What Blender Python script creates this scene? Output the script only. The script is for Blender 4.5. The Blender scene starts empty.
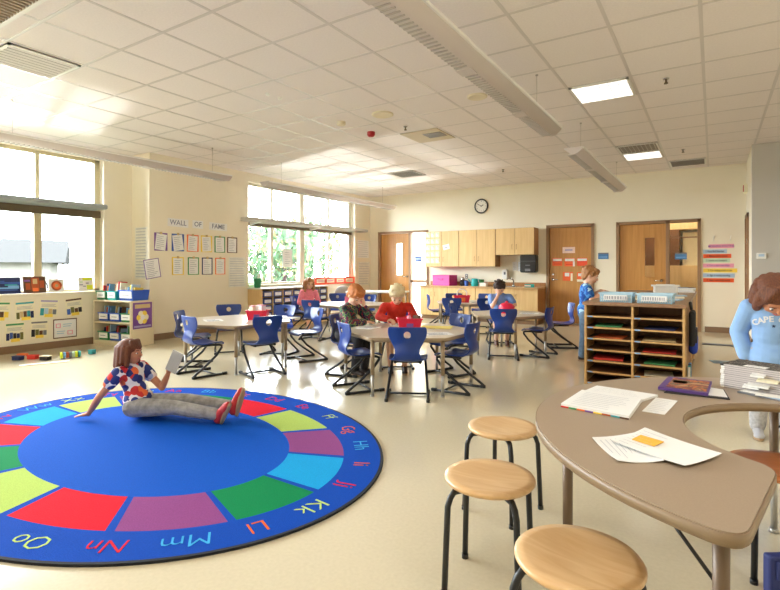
import bpy, bmesh, math, random
from mathutils import Vector, Matrix, Euler
random.seed(7)
SC = bpy.context.scene
COL = SC.collection
R = math.radians
PI = math.pi

# ------------------------------------------------------------------ materials
def lin(c):
    def f(v):
        v /= 255.0
        return v/12.92 if v <= .04045 else ((v+.055)/1.055)**2.4
    return (f(c[0]), f(c[1]), f(c[2]), 1)

MATS = {}
def mat(name, c, rough=.5, metal=0.0, var=.06, scale=8.0, bump=0.0, spec=.5, stretch=None, coat=0.0, emit=0.0, alpha=None):
    """procedural principled material: base colour varied by noise, optional noise bump"""
    if name in MATS: return MATS[name]
    m = bpy.data.materials.new(name); m.use_nodes = True
    nt = m.node_tree; p = nt.nodes['Principled BSDF']
    p.inputs['Roughness'].default_value = rough
    p.inputs['Metallic'].default_value = metal
    p.inputs['Specular IOR Level'].default_value = spec
    p.inputs['Coat Weight'].default_value = coat
    c = lin(c)
    tc = nt.nodes.new('ShaderNodeTexCoord')
    mp = nt.nodes.new('ShaderNodeMapping')
    nt.links.new(tc.outputs['Object'], mp.inputs['Vector'])
    if stretch: mp.inputs['Scale'].default_value = stretch
    n = nt.nodes.new('ShaderNodeTexNoise'); n.inputs['Scale'].default_value = scale
    n.inputs['Detail'].default_value = 4
    nt.links.new(mp.outputs['Vector'], n.inputs['Vector'])
    r = nt.nodes.new('ShaderNodeValToRGB')
    r.color_ramp.elements[0].position = .3; r.color_ramp.elements[1].position = .7
    r.color_ramp.elements[0].color = tuple(max(0, v*(1-var)) for v in c[:3])+(1,)
    r.color_ramp.elements[1].color = tuple(min(1, v*(1+var)) for v in c[:3])+(1,)
    nt.links.new(n.outputs['Fac'], r.inputs['Fac'])
    nt.links.new(r.outputs['Color'], p.inputs['Base Color'])
    if bump:
        b = nt.nodes.new('ShaderNodeBump'); b.inputs['Strength'].default_value = bump; b.inputs['Distance'].default_value = .01
        nt.links.new(n.outputs['Fac'], b.inputs['Height']); nt.links.new(b.outputs['Normal'], p.inputs['Normal'])
    if emit:
        p.inputs['Emission Color'].default_value = c; p.inputs['Emission Strength'].default_value = emit
    MATS[name] = m
    return m

def ramp_mat(name, stops, scale=20, rough=.8, kind='NOISE', detail=3, stretch=None, bump=0):
    """fabric print / marbling: several colours picked by noise or voronoi, hard steps"""
    if name in MATS: return MATS[name]
    m = bpy.data.materials.new(name); m.use_nodes = True
    nt = m.node_tree; p = nt.nodes['Principled BSDF']; p.inputs['Roughness'].default_value = rough
    tc = nt.nodes.new('ShaderNodeTexCoord'); mp = nt.nodes.new('ShaderNodeMapping')
    nt.links.new(tc.outputs['Object'], mp.inputs['Vector'])
    if stretch: mp.inputs['Scale'].default_value = stretch
    r = nt.nodes.new('ShaderNodeValToRGB'); r.color_ramp.interpolation = 'CONSTANT'
    els = r.color_ramp.elements
    while len(els) < len(stops): els.new(.5)
    for e, (pos, c) in zip(els, stops): e.position = pos; e.color = lin(c)
    if kind == 'NOISE':
        n = nt.nodes.new('ShaderNodeTexNoise'); n.inputs['Scale'].default_value = scale; n.inputs['Detail'].default_value = detail
        nt.links.new(mp.outputs['Vector'], n.inputs['Vector']); nt.links.new(n.outputs['Fac'], r.inputs['Fac'])
    else:
        n = nt.nodes.new('ShaderNodeTexVoronoi'); n.inputs['Scale'].default_value = scale
        nt.links.new(mp.outputs['Vector'], n.inputs['Vector'])
        s = nt.nodes.new('ShaderNodeSeparateColor'); nt.links.new(n.outputs['Color'], s.inputs['Color'])
        mx = nt.nodes.new('ShaderNodeMath'); mx.operation = 'MULTIPLY_ADD'
        nt.links.new(s.outputs[0], mx.inputs[0]); mx.inputs[1].default_value = 1
        d = nt.nodes.new('ShaderNodeMath'); d.operation = 'GREATER_THAN'; d.inputs[1].default_value = .60
        nt.links.new(n.outputs['Distance'], d.inputs[0]); nt.links.new(d.outputs[0], mx.inputs[2])
        mi = nt.nodes.new('ShaderNodeMath'); mi.operation = 'MINIMUM'; mi.inputs[1].default_value = 1
        nt.links.new(mx.outputs[0], mi.inputs[0]); nt.links.new(mi.outputs[0], r.inputs['Fac'])
    nt.links.new(r.outputs['Color'], p.inputs['Base Color'])
    MATS[name] = m
    return m

def wood(name, c, c2, scale=3.0, rough=.4, stretch=(1, 1, .12), coat=.0, dist=2.0):
    if name in MATS: return MATS[name]
    m = bpy.data.materials.new(name); m.use_nodes = True
    nt = m.node_tree; p = nt.nodes['Principled BSDF']; p.inputs['Roughness'].default_value = rough
    p.inputs['Coat Weight'].default_value = coat
    tc = nt.nodes.new('ShaderNodeTexCoord'); mp = nt.nodes.new('ShaderNodeMapping')
    mp.inputs['Scale'].default_value = stretch
    nt.links.new(tc.outputs['Object'], mp.inputs['Vector'])
    n = nt.nodes.new('ShaderNodeTexNoise'); n.inputs['Scale'].default_value = scale*4
    n.inputs['Detail'].default_value = 6; n.inputs['Distortion'].default_value = dist*.3
    nt.links.new(mp.outputs['Vector'], n.inputs['Vector'])
    r = nt.nodes.new('ShaderNodeValToRGB')
    r.color_ramp.elements[0].position = .3; r.color_ramp.elements[1].position = .72
    r.color_ramp.elements[0].color = lin(c2); r.color_ramp.elements[1].color = lin(c)
    nt.links.new(n.outputs['Fac'], r.inputs['Fac']); nt.links.new(r.outputs['Color'], p.inputs['Base Color'])
    MATS[name] = m
    return m

def emit_mat(name, c, s):
    if name in MATS: return MATS[name]
    m = bpy.data.materials.new(name); m.use_nodes = True
    nt = m.node_tree; p = nt.nodes['Principled BSDF']
    p.inputs['Base Color'].default_value = (.8, .8, .8, 1)
    p.inputs['Emission Color'].default_value = lin(c); p.inputs['Emission Strength'].default_value = s
    MATS[name] = m
    return m

def glass_mat(name):
    if name in MATS: return MATS[name]
    m = bpy.data.materials.new(name); m.use_nodes = True
    nt = m.node_tree
    for n in list(nt.nodes): nt.nodes.remove(n)
    o = nt.nodes.new('ShaderNodeOutputMaterial'); mix = nt.nodes.new('ShaderNodeMixShader')
    t = nt.nodes.new('ShaderNodeBsdfTransparent'); g = nt.nodes.new('ShaderNodeBsdfGlossy')
    g.inputs['Roughness'].default_value = .02
    t.inputs['Color'].default_value = (.97, .985, .98, 1)
    f = nt.nodes.new('ShaderNodeFresnel'); f.inputs['IOR'].default_value = 1.25
    nt.links.new(f.outputs[0], mix.inputs[0]); nt.links.new(t.outputs[0], mix.inputs[1]); nt.links.new(g.outputs[0], mix.inputs[2])
    nt.links.new(mix.outputs[0], o.inputs[0])
    MATS[name] = m
    return m

# ------------------------------------------------------------------ mesh builder
class MB:
    def __init__(s): s.v = []; s.f = []; s.m = []; s.sm = []
    def add(s, vs, fs, m=0, smooth=False):
        o = len(s.v); s.v += [tuple(v) for v in vs]
        for f in fs: s.f.append(tuple(i+o for i in f)); s.m.append(m); s.sm.append(smooth)
        return s
    def bx(s, x0, x1, y0, y1, z0, z1, m=0, M=None):
        vs = [Vector(p) for p in ((x0,y0,z0),(x1,y0,z0),(x1,y1,z0),(x0,y1,z0),(x0,y0,z1),(x1,y0,z1),(x1,y1,z1),(x0,y1,z1))]
        if M is not None: vs = [M @ v for v in vs]
        return s.add(vs, [(3,2,1,0),(4,5,6,7),(0,1,5,4),(1,2,6,5),(2,3,7,6),(3,0,4,7)], m)
    def prism(s, poly, z0, z1, m=0, M=None, smooth=False):
        n = len(poly)
        vs = [Vector((x, y, z0)) for x, y in poly]+[Vector((x, y, z1)) for x, y in poly]
        if M is not None: vs = [M @ v for v in vs]
        s.add(vs, [tuple(range(n))[::-1], tuple(range(n, 2*n))], m)
        return s.add(vs, [(i, (i+1) % n, n+(i+1) % n, n+i) for i in range(n)], m, smooth)
    def tube(s, pts, r, n=8, m=0, cap=True):
        pts = [Vector(p) for p in pts]; k = len(pts)
        rs = r if isinstance(r, (list, tuple)) else [r]*k
        vs = []; up = None
        for i, p in enumerate(pts):
            t = (pts[min(i+1, k-1)]-pts[max(i-1, 0)]).normalized()
            if up is None:
                a = Vector((0, 0, 1)) if abs(t.z) < .9 else Vector((1, 0, 0))
                u = t.cross(a).normalized()
            else:
                u = (up-t*up.dot(t)).normalized()
            up = u; w = t.cross(u)
            for j in range(n):
                a = 2*PI*j/n
                vs.append(p+(u*math.cos(a)+w*math.sin(a))*rs[i])
        fs = [(i*n+j, i*n+(j+1) % n, (i+1)*n+(j+1) % n, (i+1)*n+j) for i in range(k-1) for j in range(n)]
        s.add(vs, fs, m, True)
        if cap: s.add(vs, [tuple(range(n))[::-1], tuple(range((k-1)*n, k*n))], m)
        return s
    def lathe(s, prof, n=24, c=(0,0,0), m=0, M=None, cap=True, smooth=True):
        vs = []
        for r, z in prof:
            for j in range(n):
                a = 2*PI*j/n
                v = Vector((c[0]+r*math.cos(a), c[1]+r*math.sin(a), c[2]+z))
                vs.append(M @ v if M is not None else v)
        k = len(prof)
        s.add(vs, [(i*n+j, i*n+(j+1) % n, (i+1)*n+(j+1) % n, (i+1)*n+j) for i in range(k-1) for j in range(n)], m, smooth)
        if cap: s.add(vs, [tuple(range(n))[::-1], tuple(range((k-1)*n, k*n))], m)
        return s
    def ell(s, c, r, n=14, m=0, M=None):
        k = n//2; vs = []; c = Vector(c)
        for i in range(1, k):
            a = PI*i/k
            for j in range(n):
                b = 2*PI*j/n
                v = Vector((r[0]*math.sin(a)*math.cos(b), r[1]*math.sin(a)*math.sin(b), r[2]*math.cos(a)))
                vs.append(c+(M @ v if M is not None else v))
        fs = [((i)*n+j, (i+1)*n+j, (i+1)*n+(j+1) % n, i*n+(j+1) % n) for i in range(k-2) for j in range(n)]
        t = len(vs)
        for z in (r[2], -r[2]):
            v = Vector((0, 0, z)); vs.append(c+(M @ v if M is not None else v))
        fs += [(t, j, (j+1) % n) for j in range(n)]
        o = (k-2)*n
        fs += [(t+1, o+(j+1) % n, o+j) for j in range(n)]
        return s.add(vs, fs, m, True)
    def cap(s, p1, r1, p2, r2, n=12, m=0):
        p1 = Vector(p1); p2 = Vector(p2); t = (p2-p1)
        if t.length < 1e-6: return s.ell(p1, (r1,)*3, n, m)
        t.normalize()
        a = Vector((0, 0, 1)) if abs(t.z) < .9 else Vector((1, 0, 0))
        u = t.cross(a).normalized(); w = t.cross(u)
        vs = [p1-t*r1]
        rings = []
        for k in range(1, 4):
            b = PI/2*k/3; rings.append((p1-t*r1*math.cos(b), r1*math.sin(b)))
        for k in range(0, 3):
            b = PI/2*k/3; rings.append((p2+t*r2*math.sin(b), r2*math.cos(b)))
        for c, r in rings:
            for j in range(n):
                a = 2*PI*j/n; vs.append(c+(u*math.cos(a)+w*math.sin(a))*r)
        vs.append(p2+t*r2)
        K = len(rings); L = len(vs)-1
        fs = [(0, 1+(j+1) % n, 1+j) for j in range(n)]
        fs += [(1+i*n+j, 1+i*n+(j+1) % n, 1+(i+1)*n+(j+1) % n, 1+(i+1)*n+j) for i in range(K-1) for j in range(n)]
        fs += [(1+(K-1)*n+j, 1+(K-1)*n+(j+1) % n, L) for j in range(n)]
        return s.add(vs, fs, m, True)
    def mesh(s, name, mats, fix=True):
        me = bpy.data.meshes.new(name)
        me.from_pydata(s.v, [], s.f)
        for mm in (mats if isinstance(mats, (list, tuple)) else [mats]): me.materials.append(mm)
        me.polygons.foreach_set('material_index', s.m)
        me.polygons.foreach_set('use_smooth', s.sm)
        me.update()
        if fix:
            b = bmesh.new(); b.from_mesh(me)
            bmesh.ops.remove_doubles(b, verts=b.verts, dist=1e-6)
            bmesh.ops.recalc_face_normals(b, faces=b.faces); b.to_mesh(me); b.free()
        return me
    def build(s, name, mats, parent=None, bevel=0, seg=2, loc=None, fix=True):
        o = bpy.data.objects.new(name, s.mesh(name, mats, fix)); COL.objects.link(o)
        if parent is not None: o.parent = parent
        if loc is not None: o.location = loc
        if bevel:
            md = o.modifiers.new('bevel', 'BEVEL'); md.width = bevel; md.segments = seg; md.limit_method = 'ANGLE'; md.angle_limit = R(40)
        return o

def tag(o, label=None, cat=None, group=None, kind=None):
    if label: o['label'] = label
    if cat: o['category'] = cat
    if group: o['group'] = group
    if kind: o['kind'] = kind
    return o
def thing(name, label, cat, loc=(0,0,0), rz=0, group=None):
    o = bpy.data.objects.new(name, None); COL.objects.link(o)
    o.location = loc; o.rotation_euler = (0, 0, rz); o.empty_display_size = .1
    return tag(o, label, cat, group)
def struct(o): o['kind'] = 'structure'; return o
CH = {}
def kids(o):
    return [c for c in bpy.data.objects if c.parent == o]
def dup(root, loc, rz, label, group=None):
    r = root.copy(); COL.objects.link(r); r.location = loc; r.rotation_euler = (0, 0, rz)
    r['label'] = label
    if group: r['group'] = group
    for ch in kids(root):
        c = ch.copy(); COL.objects.link(c); c.parent = r
        for g in kids(ch):
            d = g.copy(); COL.objects.link(d); d.parent = c
    return r
def rotm(a, ax): return Matrix.Rotation(a, 4, ax)
def frame(origin, right, up, normal):
    m = Matrix.Identity(4)
    for i in range(3):
        m[i][0] = right[i]; m[i][1] = up[i]; m[i][2] = normal[i]; m[i][3] = origin[i]
    return m
def on_left(x, y, z, roll=0): return frame((x, y, z), (0,1,0), (0,0,1), (1,0,0)) @ rotm(roll, 'Z')
def on_back(x, y, z, roll=0): return frame((x, y, z), (1,0,0), (0,0,1), (0,-1,0)) @ rotm(roll, 'Z')

def text_mb(mb, body, size, m, M, ax='CENTER', ay='CENTER', ext=.0004, off=.012, sx=1.0):
    c = bpy.data.curves.new('t', 'FONT'); c.body = body; c.size = size; c.align_x = ax; c.align_y = ay; c.extrude = ext; c.resolution_u = 2
    c.offset = size*off
    o = bpy.data.objects.new('t', c); COL.objects.link(o)
    bpy.context.view_layer.update()
    me = bpy.data.meshes.new_from_object(o.evaluated_get(bpy.context.evaluated_depsgraph_get()))
    S = Matrix.Diagonal((sx, 1, 1, 1))
    mb.add([M @ (S @ v.co) for v in me.vertices], [tuple(p.vertices) for p in me.polygons], m)
    bpy.data.objects.remove(o); bpy.data.curves.remove(c); bpy.data.meshes.remove(me)

# ------------------------------------------------------------------ palette
M_wall   = mat('wall paint cream', (243, 234, 212), .75, var=.012, scale=3, bump=.02)
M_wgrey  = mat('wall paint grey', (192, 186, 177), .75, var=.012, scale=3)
M_tile   = mat('ceiling tile', (238, 230, 227), .9, var=.03, scale=60, bump=.06)
M_tbar   = mat('ceiling grid enamel', (212, 204, 200), .3, var=.01)
M_base   = mat('vinyl baseboard brown', (136, 108, 82), .5, var=.03)
M_frame  = mat('window frame tan metal', (200, 188, 152), .5, var=.02)
M_transom= mat('transom bronze', (104, 88, 66), .5, var=.03)
M_shelfm = mat('light shelf grey enamel', (150, 156, 157), .85, var=.02)
M_glass  = glass_mat('window glass')
M_white  = mat('white enamel', (238, 236, 230), .4, var=.01)
M_paper  = mat('white paper', (244, 243, 240), .85, var=.01)
M_ink    = mat('grey print', (172, 172, 180), .9, var=.05)
M_dark   = mat('black print', (40, 40, 44), .8, var=.1)
M_door   = wood('door veneer honey', (205, 150, 82), (186, 130, 66), 2.2, .35, (3, 3, .16), coat=.15)
M_jamb   = mat('door frame taupe', (150, 116, 84), .45, var=.03)
M_maple  = wood('maple laminate', (230, 197, 142), (216, 180, 124), 2.0, .4, (3, 3, .2))
M_maplee = wood('maple edge brown', (180, 128, 78), (160, 110, 64), 2.0, .45, (3, 3, .2))
M_counter= mat('countertop tan', (196, 158, 110), .4, var=.05, scale=30)
M_chrome = mat('chrome', (205, 205, 205), .18, 1.0, var=.02)
M_insert = mat('leg insert steel', (176, 174, 170), .38, .6, var=.02)
M_black  = mat('black plastic', (24, 24, 26), .4, var=.1)
M_tubeb  = mat('black steel tube', (30, 31, 34), .38, .0, var=.05)
M_blue   = mat('blue polypropylene', (22, 58, 136), .30, var=.05, scale=4)
M_ttop   = mat('table laminate grey', (205, 192, 172), .28, var=.03, scale=90)
M_tedge  = mat('table edge band tan', (168, 146, 116), .45, var=.03)
M_tleg   = mat('table leg champagne', (158, 138, 112), .35, .3, var=.03)
M_kid    = mat('kidney laminate taupe', (166, 146, 124), .33, var=.04, scale=220)
M_kedge  = mat('kidney edge band', (140, 118, 92), .42, var=.03)
M_kleg   = mat('kidney leg brown enamel', (112, 92, 74), .4, .1, var=.03)
M_stool  = wood('beech ply seat', (230, 194, 146), (212, 168, 116), 1.6, .33, (.55, 4, 4), coat=.2, dist=3)
M_stool2 = wood('stained ply seat', (196, 120, 66), (170, 98, 50), 1.6, .35, (.55, 4, 4), coat=.2, dist=3)
M_red    = mat('red plastic', (224, 28, 70), .35, var=.04)
M_pink   = mat('pink plastic', (240, 120, 160), .4, var=.04)
M_magenta= mat('magenta tote', (206, 52, 140), .5, var=.05)
M_teal   = mat('teal plastic', (30, 170, 170), .4, var=.05)
M_green  = mat('green plastic', (22, 128, 74), .42, var=.05)
M_bblue  = mat('bin blue plastic', (36, 84, 190), .42, var=.05)
M_yellow = mat('yellow paper', (250, 230, 120), .8, var=.03)
M_orange = mat('orange paper', (238, 106, 58), .8, var=.03)
M_purple = mat('purple card', (118, 72, 150), .7, var=.05)
M_skin   = mat('skin', (232, 184, 156), .5, var=.05, scale=20)
M_skint  = mat('skin tanned', (196, 132, 98), .5, var=.05, scale=20)

C = {k: mat('card '+k, v, .8, var=.03) for k, v in dict(
    red=(214, 58, 48), orange=(240, 120, 60), yellow=(246, 214, 84), green=(70, 150, 90), teal=(60, 160, 170), blue=(62, 96, 176),
    navy=(38, 48, 92), purple=(124, 84, 160), pink=(240, 164, 186), grey=(120, 122, 128), tan=(206, 180, 130), cream=(244, 236, 206),
    brown=(96, 66, 48), black=(44, 42, 46), lblue=(176, 202, 224), lgreen=(196, 222, 190), skyblue=(120, 170, 220), lime=(214, 226, 60), rust=(178, 84, 44),
    lav=(170, 160, 205), olive=(110, 108, 60)).items()}
WORLD = 39.0
SUNB = 13.0
SOFT = 9.0
FILLP = ((1.4, 1.2), (-1.0, .6), (1.4, 4.2), (-3.5, -.6))  # spots of unseen fill lamps added to brighten the foreground
FILLW = 15.0
EXPO = 0.19

# ------------------------------------------------------------------ camera
H_EYE = 1.2
cam = bpy.data.objects.new('camera', bpy.data.cameras.new('camera')); COL.objects.link(cam)
cam.data.sensor_width = 36; cam.data.lens = 36*505/780.0
cam.data.shift_y = -27/780.0
cam.location = (0, 0, H_EYE)
cam.rotation_euler = (PI/2, 0, math.atan2(323.5, 505))
cam.data.clip_start = .05
SC.camera = cam

# ------------------------------------------------------------------ the room
ZC = 3.1; YB = 11.18; XL = -8.3; XB = -7.8; YP = 4.85
XR = 3.2; YF = -1.9
def floor_mat():
    m = bpy.data.materials.new('floor sheet vinyl'); m.use_nodes = True
    nt = m.node_tree; p = nt.nodes['Principled BSDF']
    tc = nt.nodes.new('ShaderNodeTexCoord')
    n = nt.nodes.new('ShaderNodeTexNoise'); n.inputs['Scale'].default_value = 60; n.inputs['Detail'].default_value = 6
    n2 = nt.nodes.new('ShaderNodeTexNoise'); n2.inputs['Scale'].default_value = .7
    r = nt.nodes.new('ShaderNodeValToRGB')
    r.color_ramp.elements[0].position = .3; r.color_ramp.elements[1].position = .7
    r.color_ramp.elements[0].color = lin((213, 202, 174)); r.color_ramp.elements[1].color = lin((220, 209, 182))
    nt.links.new(tc.outputs['Object'], n.inputs['Vector']); nt.links.new(tc.outputs['Object'], n2.inputs['Vector'])
    nt.links.new(n.outputs['Fac'], r.inputs['Fac']); nt.links.new(r.outputs['Color'], p.inputs['Base Color'])
    mr = nt.nodes.new('ShaderNodeMapRange'); mr.inputs['To Min'].default_value = .09; mr.inputs['To Max'].default_value = .17
    nt.links.new(n2.outputs['Fac'], mr.inputs['Value']); nt.links.new(mr.outputs[0], p.inputs['Roughness'])
    p.inputs['Specular IOR Level'].default_value = .5
    return m
struct(MB().bx(XL-.3, XR, YF, YB+.1, -.1, 0).build('floor', floor_mat()))
# ceiling with its exposed grid
cb = MB(); cb.bx(XL-.3, XR, YF, YB+.1, ZC, ZC+.1, 0)
x = -.081-.61*13
while x < XR:
    if x > XL: cb.bx(x-.0135, x+.0135, YF, YB, ZC-.003, ZC+.01, 1)
    x += .61
y = 4.27-.61*10
while y < YB:
    if y > YF: cb.bx(XL, XR, y-.0135, y+.0135, ZC-.0028, ZC+.01, 1)
    y += .61
struct(cb.build('ceiling', [M_tile, M_tbar]))

def wall_with_holes(name, axis, at, thick, a0, a1, z0, z1, holes, m, side=-1):
    """axis 'X': wall plane X=at running along Y.  holes = (a0,a1,z0,z1)"""
    mb = MB(); cuts = sorted({a0, a1} | {h[0] for h in holes} | {h[1] for h in holes})
    for p, q in zip(cuts, cuts[1:]):
        hs = [h for h in holes if h[0] <= p+1e-6 and h[1] >= q-1e-6]
        zs = [(z0, z1)] if not hs else [(z0, hs[0][2]), (hs[0][3], z1)]
        for u, w in zs:
            if w-u < 1e-4: continue
            if axis == 'X': mb.bx(min(at, at+side*thick), max(at, at+side*thick), p, q, u, w)
            else: mb.bx(p, q, min(at, at+side*thick), max(at, at+side*thick), u, w)
    return struct(mb.build(name, m))
W1 = (.9, 4.38, .83, 2.95)      # opening of the near window
W2 = (6.95, 10.5, .86, 2.93)    # opening of the far window
W3 = (-1.5, .3, .83, 2.95)
wall_with_holes('wall_left', 'X', XL, .3, YF, YP, 0, ZC, [W3, W1], M_wall)
struct(MB().bx(XL-.3, XB, YP, YP+.2, 0, ZC).build('wall_left_return', M_wall))
wall_with_holes('wall_left_far', 'X', XB, .3, YP+.2, YB, 0, ZC, [W2], M_wall)
D1 = (-7.52, -6.02, 0, 2.15); D2 = (-3.08, -2.10, 0, 2.13); D3 = (-1.67, -.2, 0, 2.13)
wall_with_holes('wall_back', 'Y', YB, .12, XB-.3, .5, 0, ZC, [D1, D2, D3], M_wall, side=1)
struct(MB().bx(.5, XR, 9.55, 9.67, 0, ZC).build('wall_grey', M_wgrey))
wall_with_holes('wall_side', 'X', .5, .12, 9.67, YB+.12, 0, ZC, [(10.35, 11.06, 0, 2.13)], M_wall, side=1)
struct(MB().bx(XR, XR+.1, YF, 9.67, 0, ZC).build('wall_right', M_wall))
struct(MB().bx(XL-.3, XR+.1, YF-.1, YF, 0, ZC).build('wall_front', M_wall))
# skirtings
def base(name, x0, x1, y0, y1): struct(MB().bx(x0, x1, y0, y1, 0, .105).build(name, M_base, bevel=.003))
base('baseboard_left', XL, XL+.012, YF, YP); base('baseboard_return', XL, XB, YP-.012, YP)
base('baseboard_left_far', XB, XB+.012, YP-.012, YB)
base('baseboard_back', -.2+.06, .488, YB-.012, YB); base('baseboard_grey', .5, XR, 9.538, 9.55)
base('baseboard_back_mid', -2.04, -1.73, YB-.012, YB); base('baseboard_side', .488, .5, 9.55, 10.3)

# ------------------------------------------------------------------ windows
def window(name, xg, y0, y1, z0, z1, mull, zt, wide=(), wide2=(), fm=None, td=.06):
    """frame, panes, transom; xg = plane of the glass"""
    fr = MB(); t = .05
    fr.bx(xg-.04, xg+.04, y0, y0+t, z0, z1); fr.bx(xg-.04, xg+.04, y1-t-.03, y1, z0, z1)
    fr.bx(xg-.04, xg+.04, y0, y1, z0, z0+.04); fr.bx(xg-.04, xg+.04, y0, y1, z1-.05, z1)
    for yy in mull:
        w = .075 if yy in wide else .03
        fr.bx(xg-.045, xg+.045, yy-w, yy+w, z0, z1)
        if yy in wide2: fr.bx(xg-.045, xg+.05, yy-.045, yy+.055, z0, zt)
    o = struct(fr.build(name, fm or M_frame, bevel=.004))
    tr = MB().bx(xg-.06, xg+.075, y0, y1, zt-td, zt+.052); tr.build('transom', M_transom, o, bevel=.004)
    ys = [y0]+list(mull)+[y1]
    for a, b in zip(ys, ys[1:]):
        for u, w in ((z0, zt), (zt, z1)):
            MB().bx(xg-.006, xg+.006, a+.02, b-.02, u+.02, w-.02).build('pane', M_glass, o)
    return o
w1 = window('window_1', -8.47, W1[0], W1[1], W1[2], W1[3], [1.9, 2.69, 3.48], 2.07, wide=(1.9,), wide2=(3.48,))
for yy, zz in ((3.56, 1.88), (3.56, 1.0)):
    h = MB(); h.tube([(-8.42, yy, zz), (-8.38, yy, zz+.01), (-8.36, yy+.02, zz-.05), (-8.36, yy+.03, zz-.1)], .008, 6)
    h.build('casement_handle', M_dark, w1)
w2 = window('window_2', -7.98, W2[0], W2[1], W2[2], W2[3], [7.72, 8.66, 9.62], 2.08, wide=(8.66,), fm=mat('window frame pale', (224, 217, 200), .5, var=.02), td=.02)
w3 = window('window_3', -8.47, W3[0], W3[1], W3[2], W3[3], [-.6], 2.07)
for i, (nm, x0, x1, w) in enumerate((('sill_1', XL-.17, XL+.03, W1), ('sill_2', XB-.18, XB+.03, W2), ('sill_3', XL-.17, XL+.03, W3))):
    struct(MB().bx(x0, x1, w[0]-.02, w[1]+.02, w[2]-.03, w[2]+.004).build('window_sill_%d' % (i+1), M_wall, bevel=.004))
def light_shelf(x0, x1, y0, y1, z, label, brk, m=None):
    o = thing('light_shelf', label, 'light shelf', (x1, y0, z))
    n = 10; d = x1-x0
    poly = [(-d, 0), (-.03, 0), (0, .012), (0, .055), (-.02, .07), (-d, .07)]
    M = Matrix.Translation((0, 0, 0)) @ frame((0, y1-y0, 0), (1,0,0), (0,0,1), (0,-1,0))
    MB().prism(poly, 0, y1-y0, 0, M).build('panel', m or M_shelfm, o)
    MB().bx(-d+.01, -.03, .01, y1-y0-.01, .066, .072).build('bounce_panel', M_white, o)  # white panel added on top to bounce light at the ceiling
    for yy in brk:
        MB().prism([(-d, -.05), (-.1, -.005), (-.05, .06), (-d, .06)], -.03, .03, 0, frame((0, yy-y0, 0), (1,0,0), (0,0,1), (0,-1,0))).build('bracket', M_white, o, bevel=.004)
    return o
light_shelf(-8.42, -8.0, .9, 4.28, 2.12, 'long grey light shelf across the window above the picture ledge', (1.9, 2.69))
light_shelf(-7.92, -7.5, 6.75, 10.66, 2.12, 'long pale light shelf across the tree-facing window behind the classroom tables', (7.1, 8.9), mat('light shelf pale enamel', (196, 192, 184), .85, var=.02))

# ------------------------------------------------------------------ doors
def door_frame(o, x0, x1, z1, extra=(), m=M_jamb):
    f = MB(); t = .055
    f.bx(x0, x0+t, YB-.03, YB+.12, 0, z1); f.bx(x1-t, x1, YB-.03, YB+.12, 0, z1); f.bx(x0, x1, YB-.03, YB+.12, z1-t, z1)
    for a in extra: f.bx(a-.03, a+.03, YB-.03, YB+.12, 0, z1)
    return f.build('door_frame', m, o, bevel=.004)
def lever(o, x, z, s=1):
    h = MB(); h.lathe([(.028, 0), (.028, .012), (.012, .014), (.012, .045)], 14, M=on_back(x, YB+.03, z))
    h.tube([(x, YB-.02, z), (x+s*.05, YB-.025, z), (x+s*.12, YB-.022, z-.004)], .009, 8)
    h.build('door_handle', M_chrome, o)
def slab(o, x0, x1, z1, win=None):
    d = MB(); y0, y1 = YB+.035, YB+.08
    if win:
        a, b, u, w = win
        d.bx(x0, a, y0, y1, .01, z1); d.bx(b, x1, y0, y1, .01, z1); d.bx(a, b, y0, y1, .01, u); d.bx(a, b, y0, y1, w, z1)
    else: d.bx(x0, x1, y0, y1, .01, z1)
    p = d.build('door_leaf', M_door, o)
    if win:
        a, b, u, w = win
        g = MB(); 
        for q in ((a-.02, a, u-.02, w+.02), (b, b+.02, u-.02, w+.02), (a, b, u-.02, u), (a, b, w, w+.02)): g.bx(q[0], q[1], y0-.008, y0+.01, q[2], q[3])
        g.build('vision_frame', M_door, o)
        MB().bx(a, b, y0+.015, y0+.021, u, w).build('vision_pane', M_glass, o)
    return p
# rooms glimpsed beyond the doors
M_hall = mat('corridor wall pale', (244, 242, 236), .8, var=.01)
d1 = struct(thing('door_1', None, None, (0,0,0)))
door_frame(d1, D1[0], D1[1], D1[3], (-6.55,)); slab(d1, -7.46, -6.58, 2.09, (-6.99, -6.8, 1.02, 1.84)); lever(d1, -6.65, .98, -1)
MB().bx(-6.52, -6.075, YB+.01, YB+.09, .83, .9).build('side_rail', M_jamb, d1)
MB().bx(-6.52, -6.075, YB+.045, YB+.053, .9, 2.09).build('side_pane', M_glass, d1); MB().bx(-6.52, -6.075, YB+.045, YB+.053, .02, .83).build('side_pane', M_glass, d1)
d2 = struct(thing('door_2', None, None, (0,0,0)))
door_frame(d2, D2[0], D2[1], D2[3]); slab(d2, -3.02, -2.16, 2.07); lever(d2, -2.95, .95, 1)
MB().lathe([(.022, 0), (.02, .012)], 12, M=on_back(-2.95, YB+.035, 1.06)).build('lock_cylinder', M_chrome, d2)
d3 = struct(thing('door_3', None, None, (0,0,0)))
door_frame(d3, D3[0], D3[1], D3[3], (-.75,)); slab(d3, -1.61, -.78, 2.07, (-1.15, -.98, 1.02, 1.80)); lever(d3, -.86, .95, -1)
MB().bx(-.72, -.26, YB+.045, YB+.053, .02, 2.07).build('side_pane', M_glass, d3)
MB().bx(-.72, -.26, YB+.02, YB+.09, 1.78, 1.80).build('glazing_bar', M_jamb, d3)
d4 = struct(thing('door_4', None, None, (0,0,0)))
f = MB(); f.bx(.47, .62, 10.35, 10.42, 0, 2.13); f.bx(.47, .62, 11.0, 11.06, 0, 2.13); f.bx(.47, .62, 10.35, 11.06, 2.07, 2.13); f.build('door_frame', M_jamb, d4)
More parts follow.
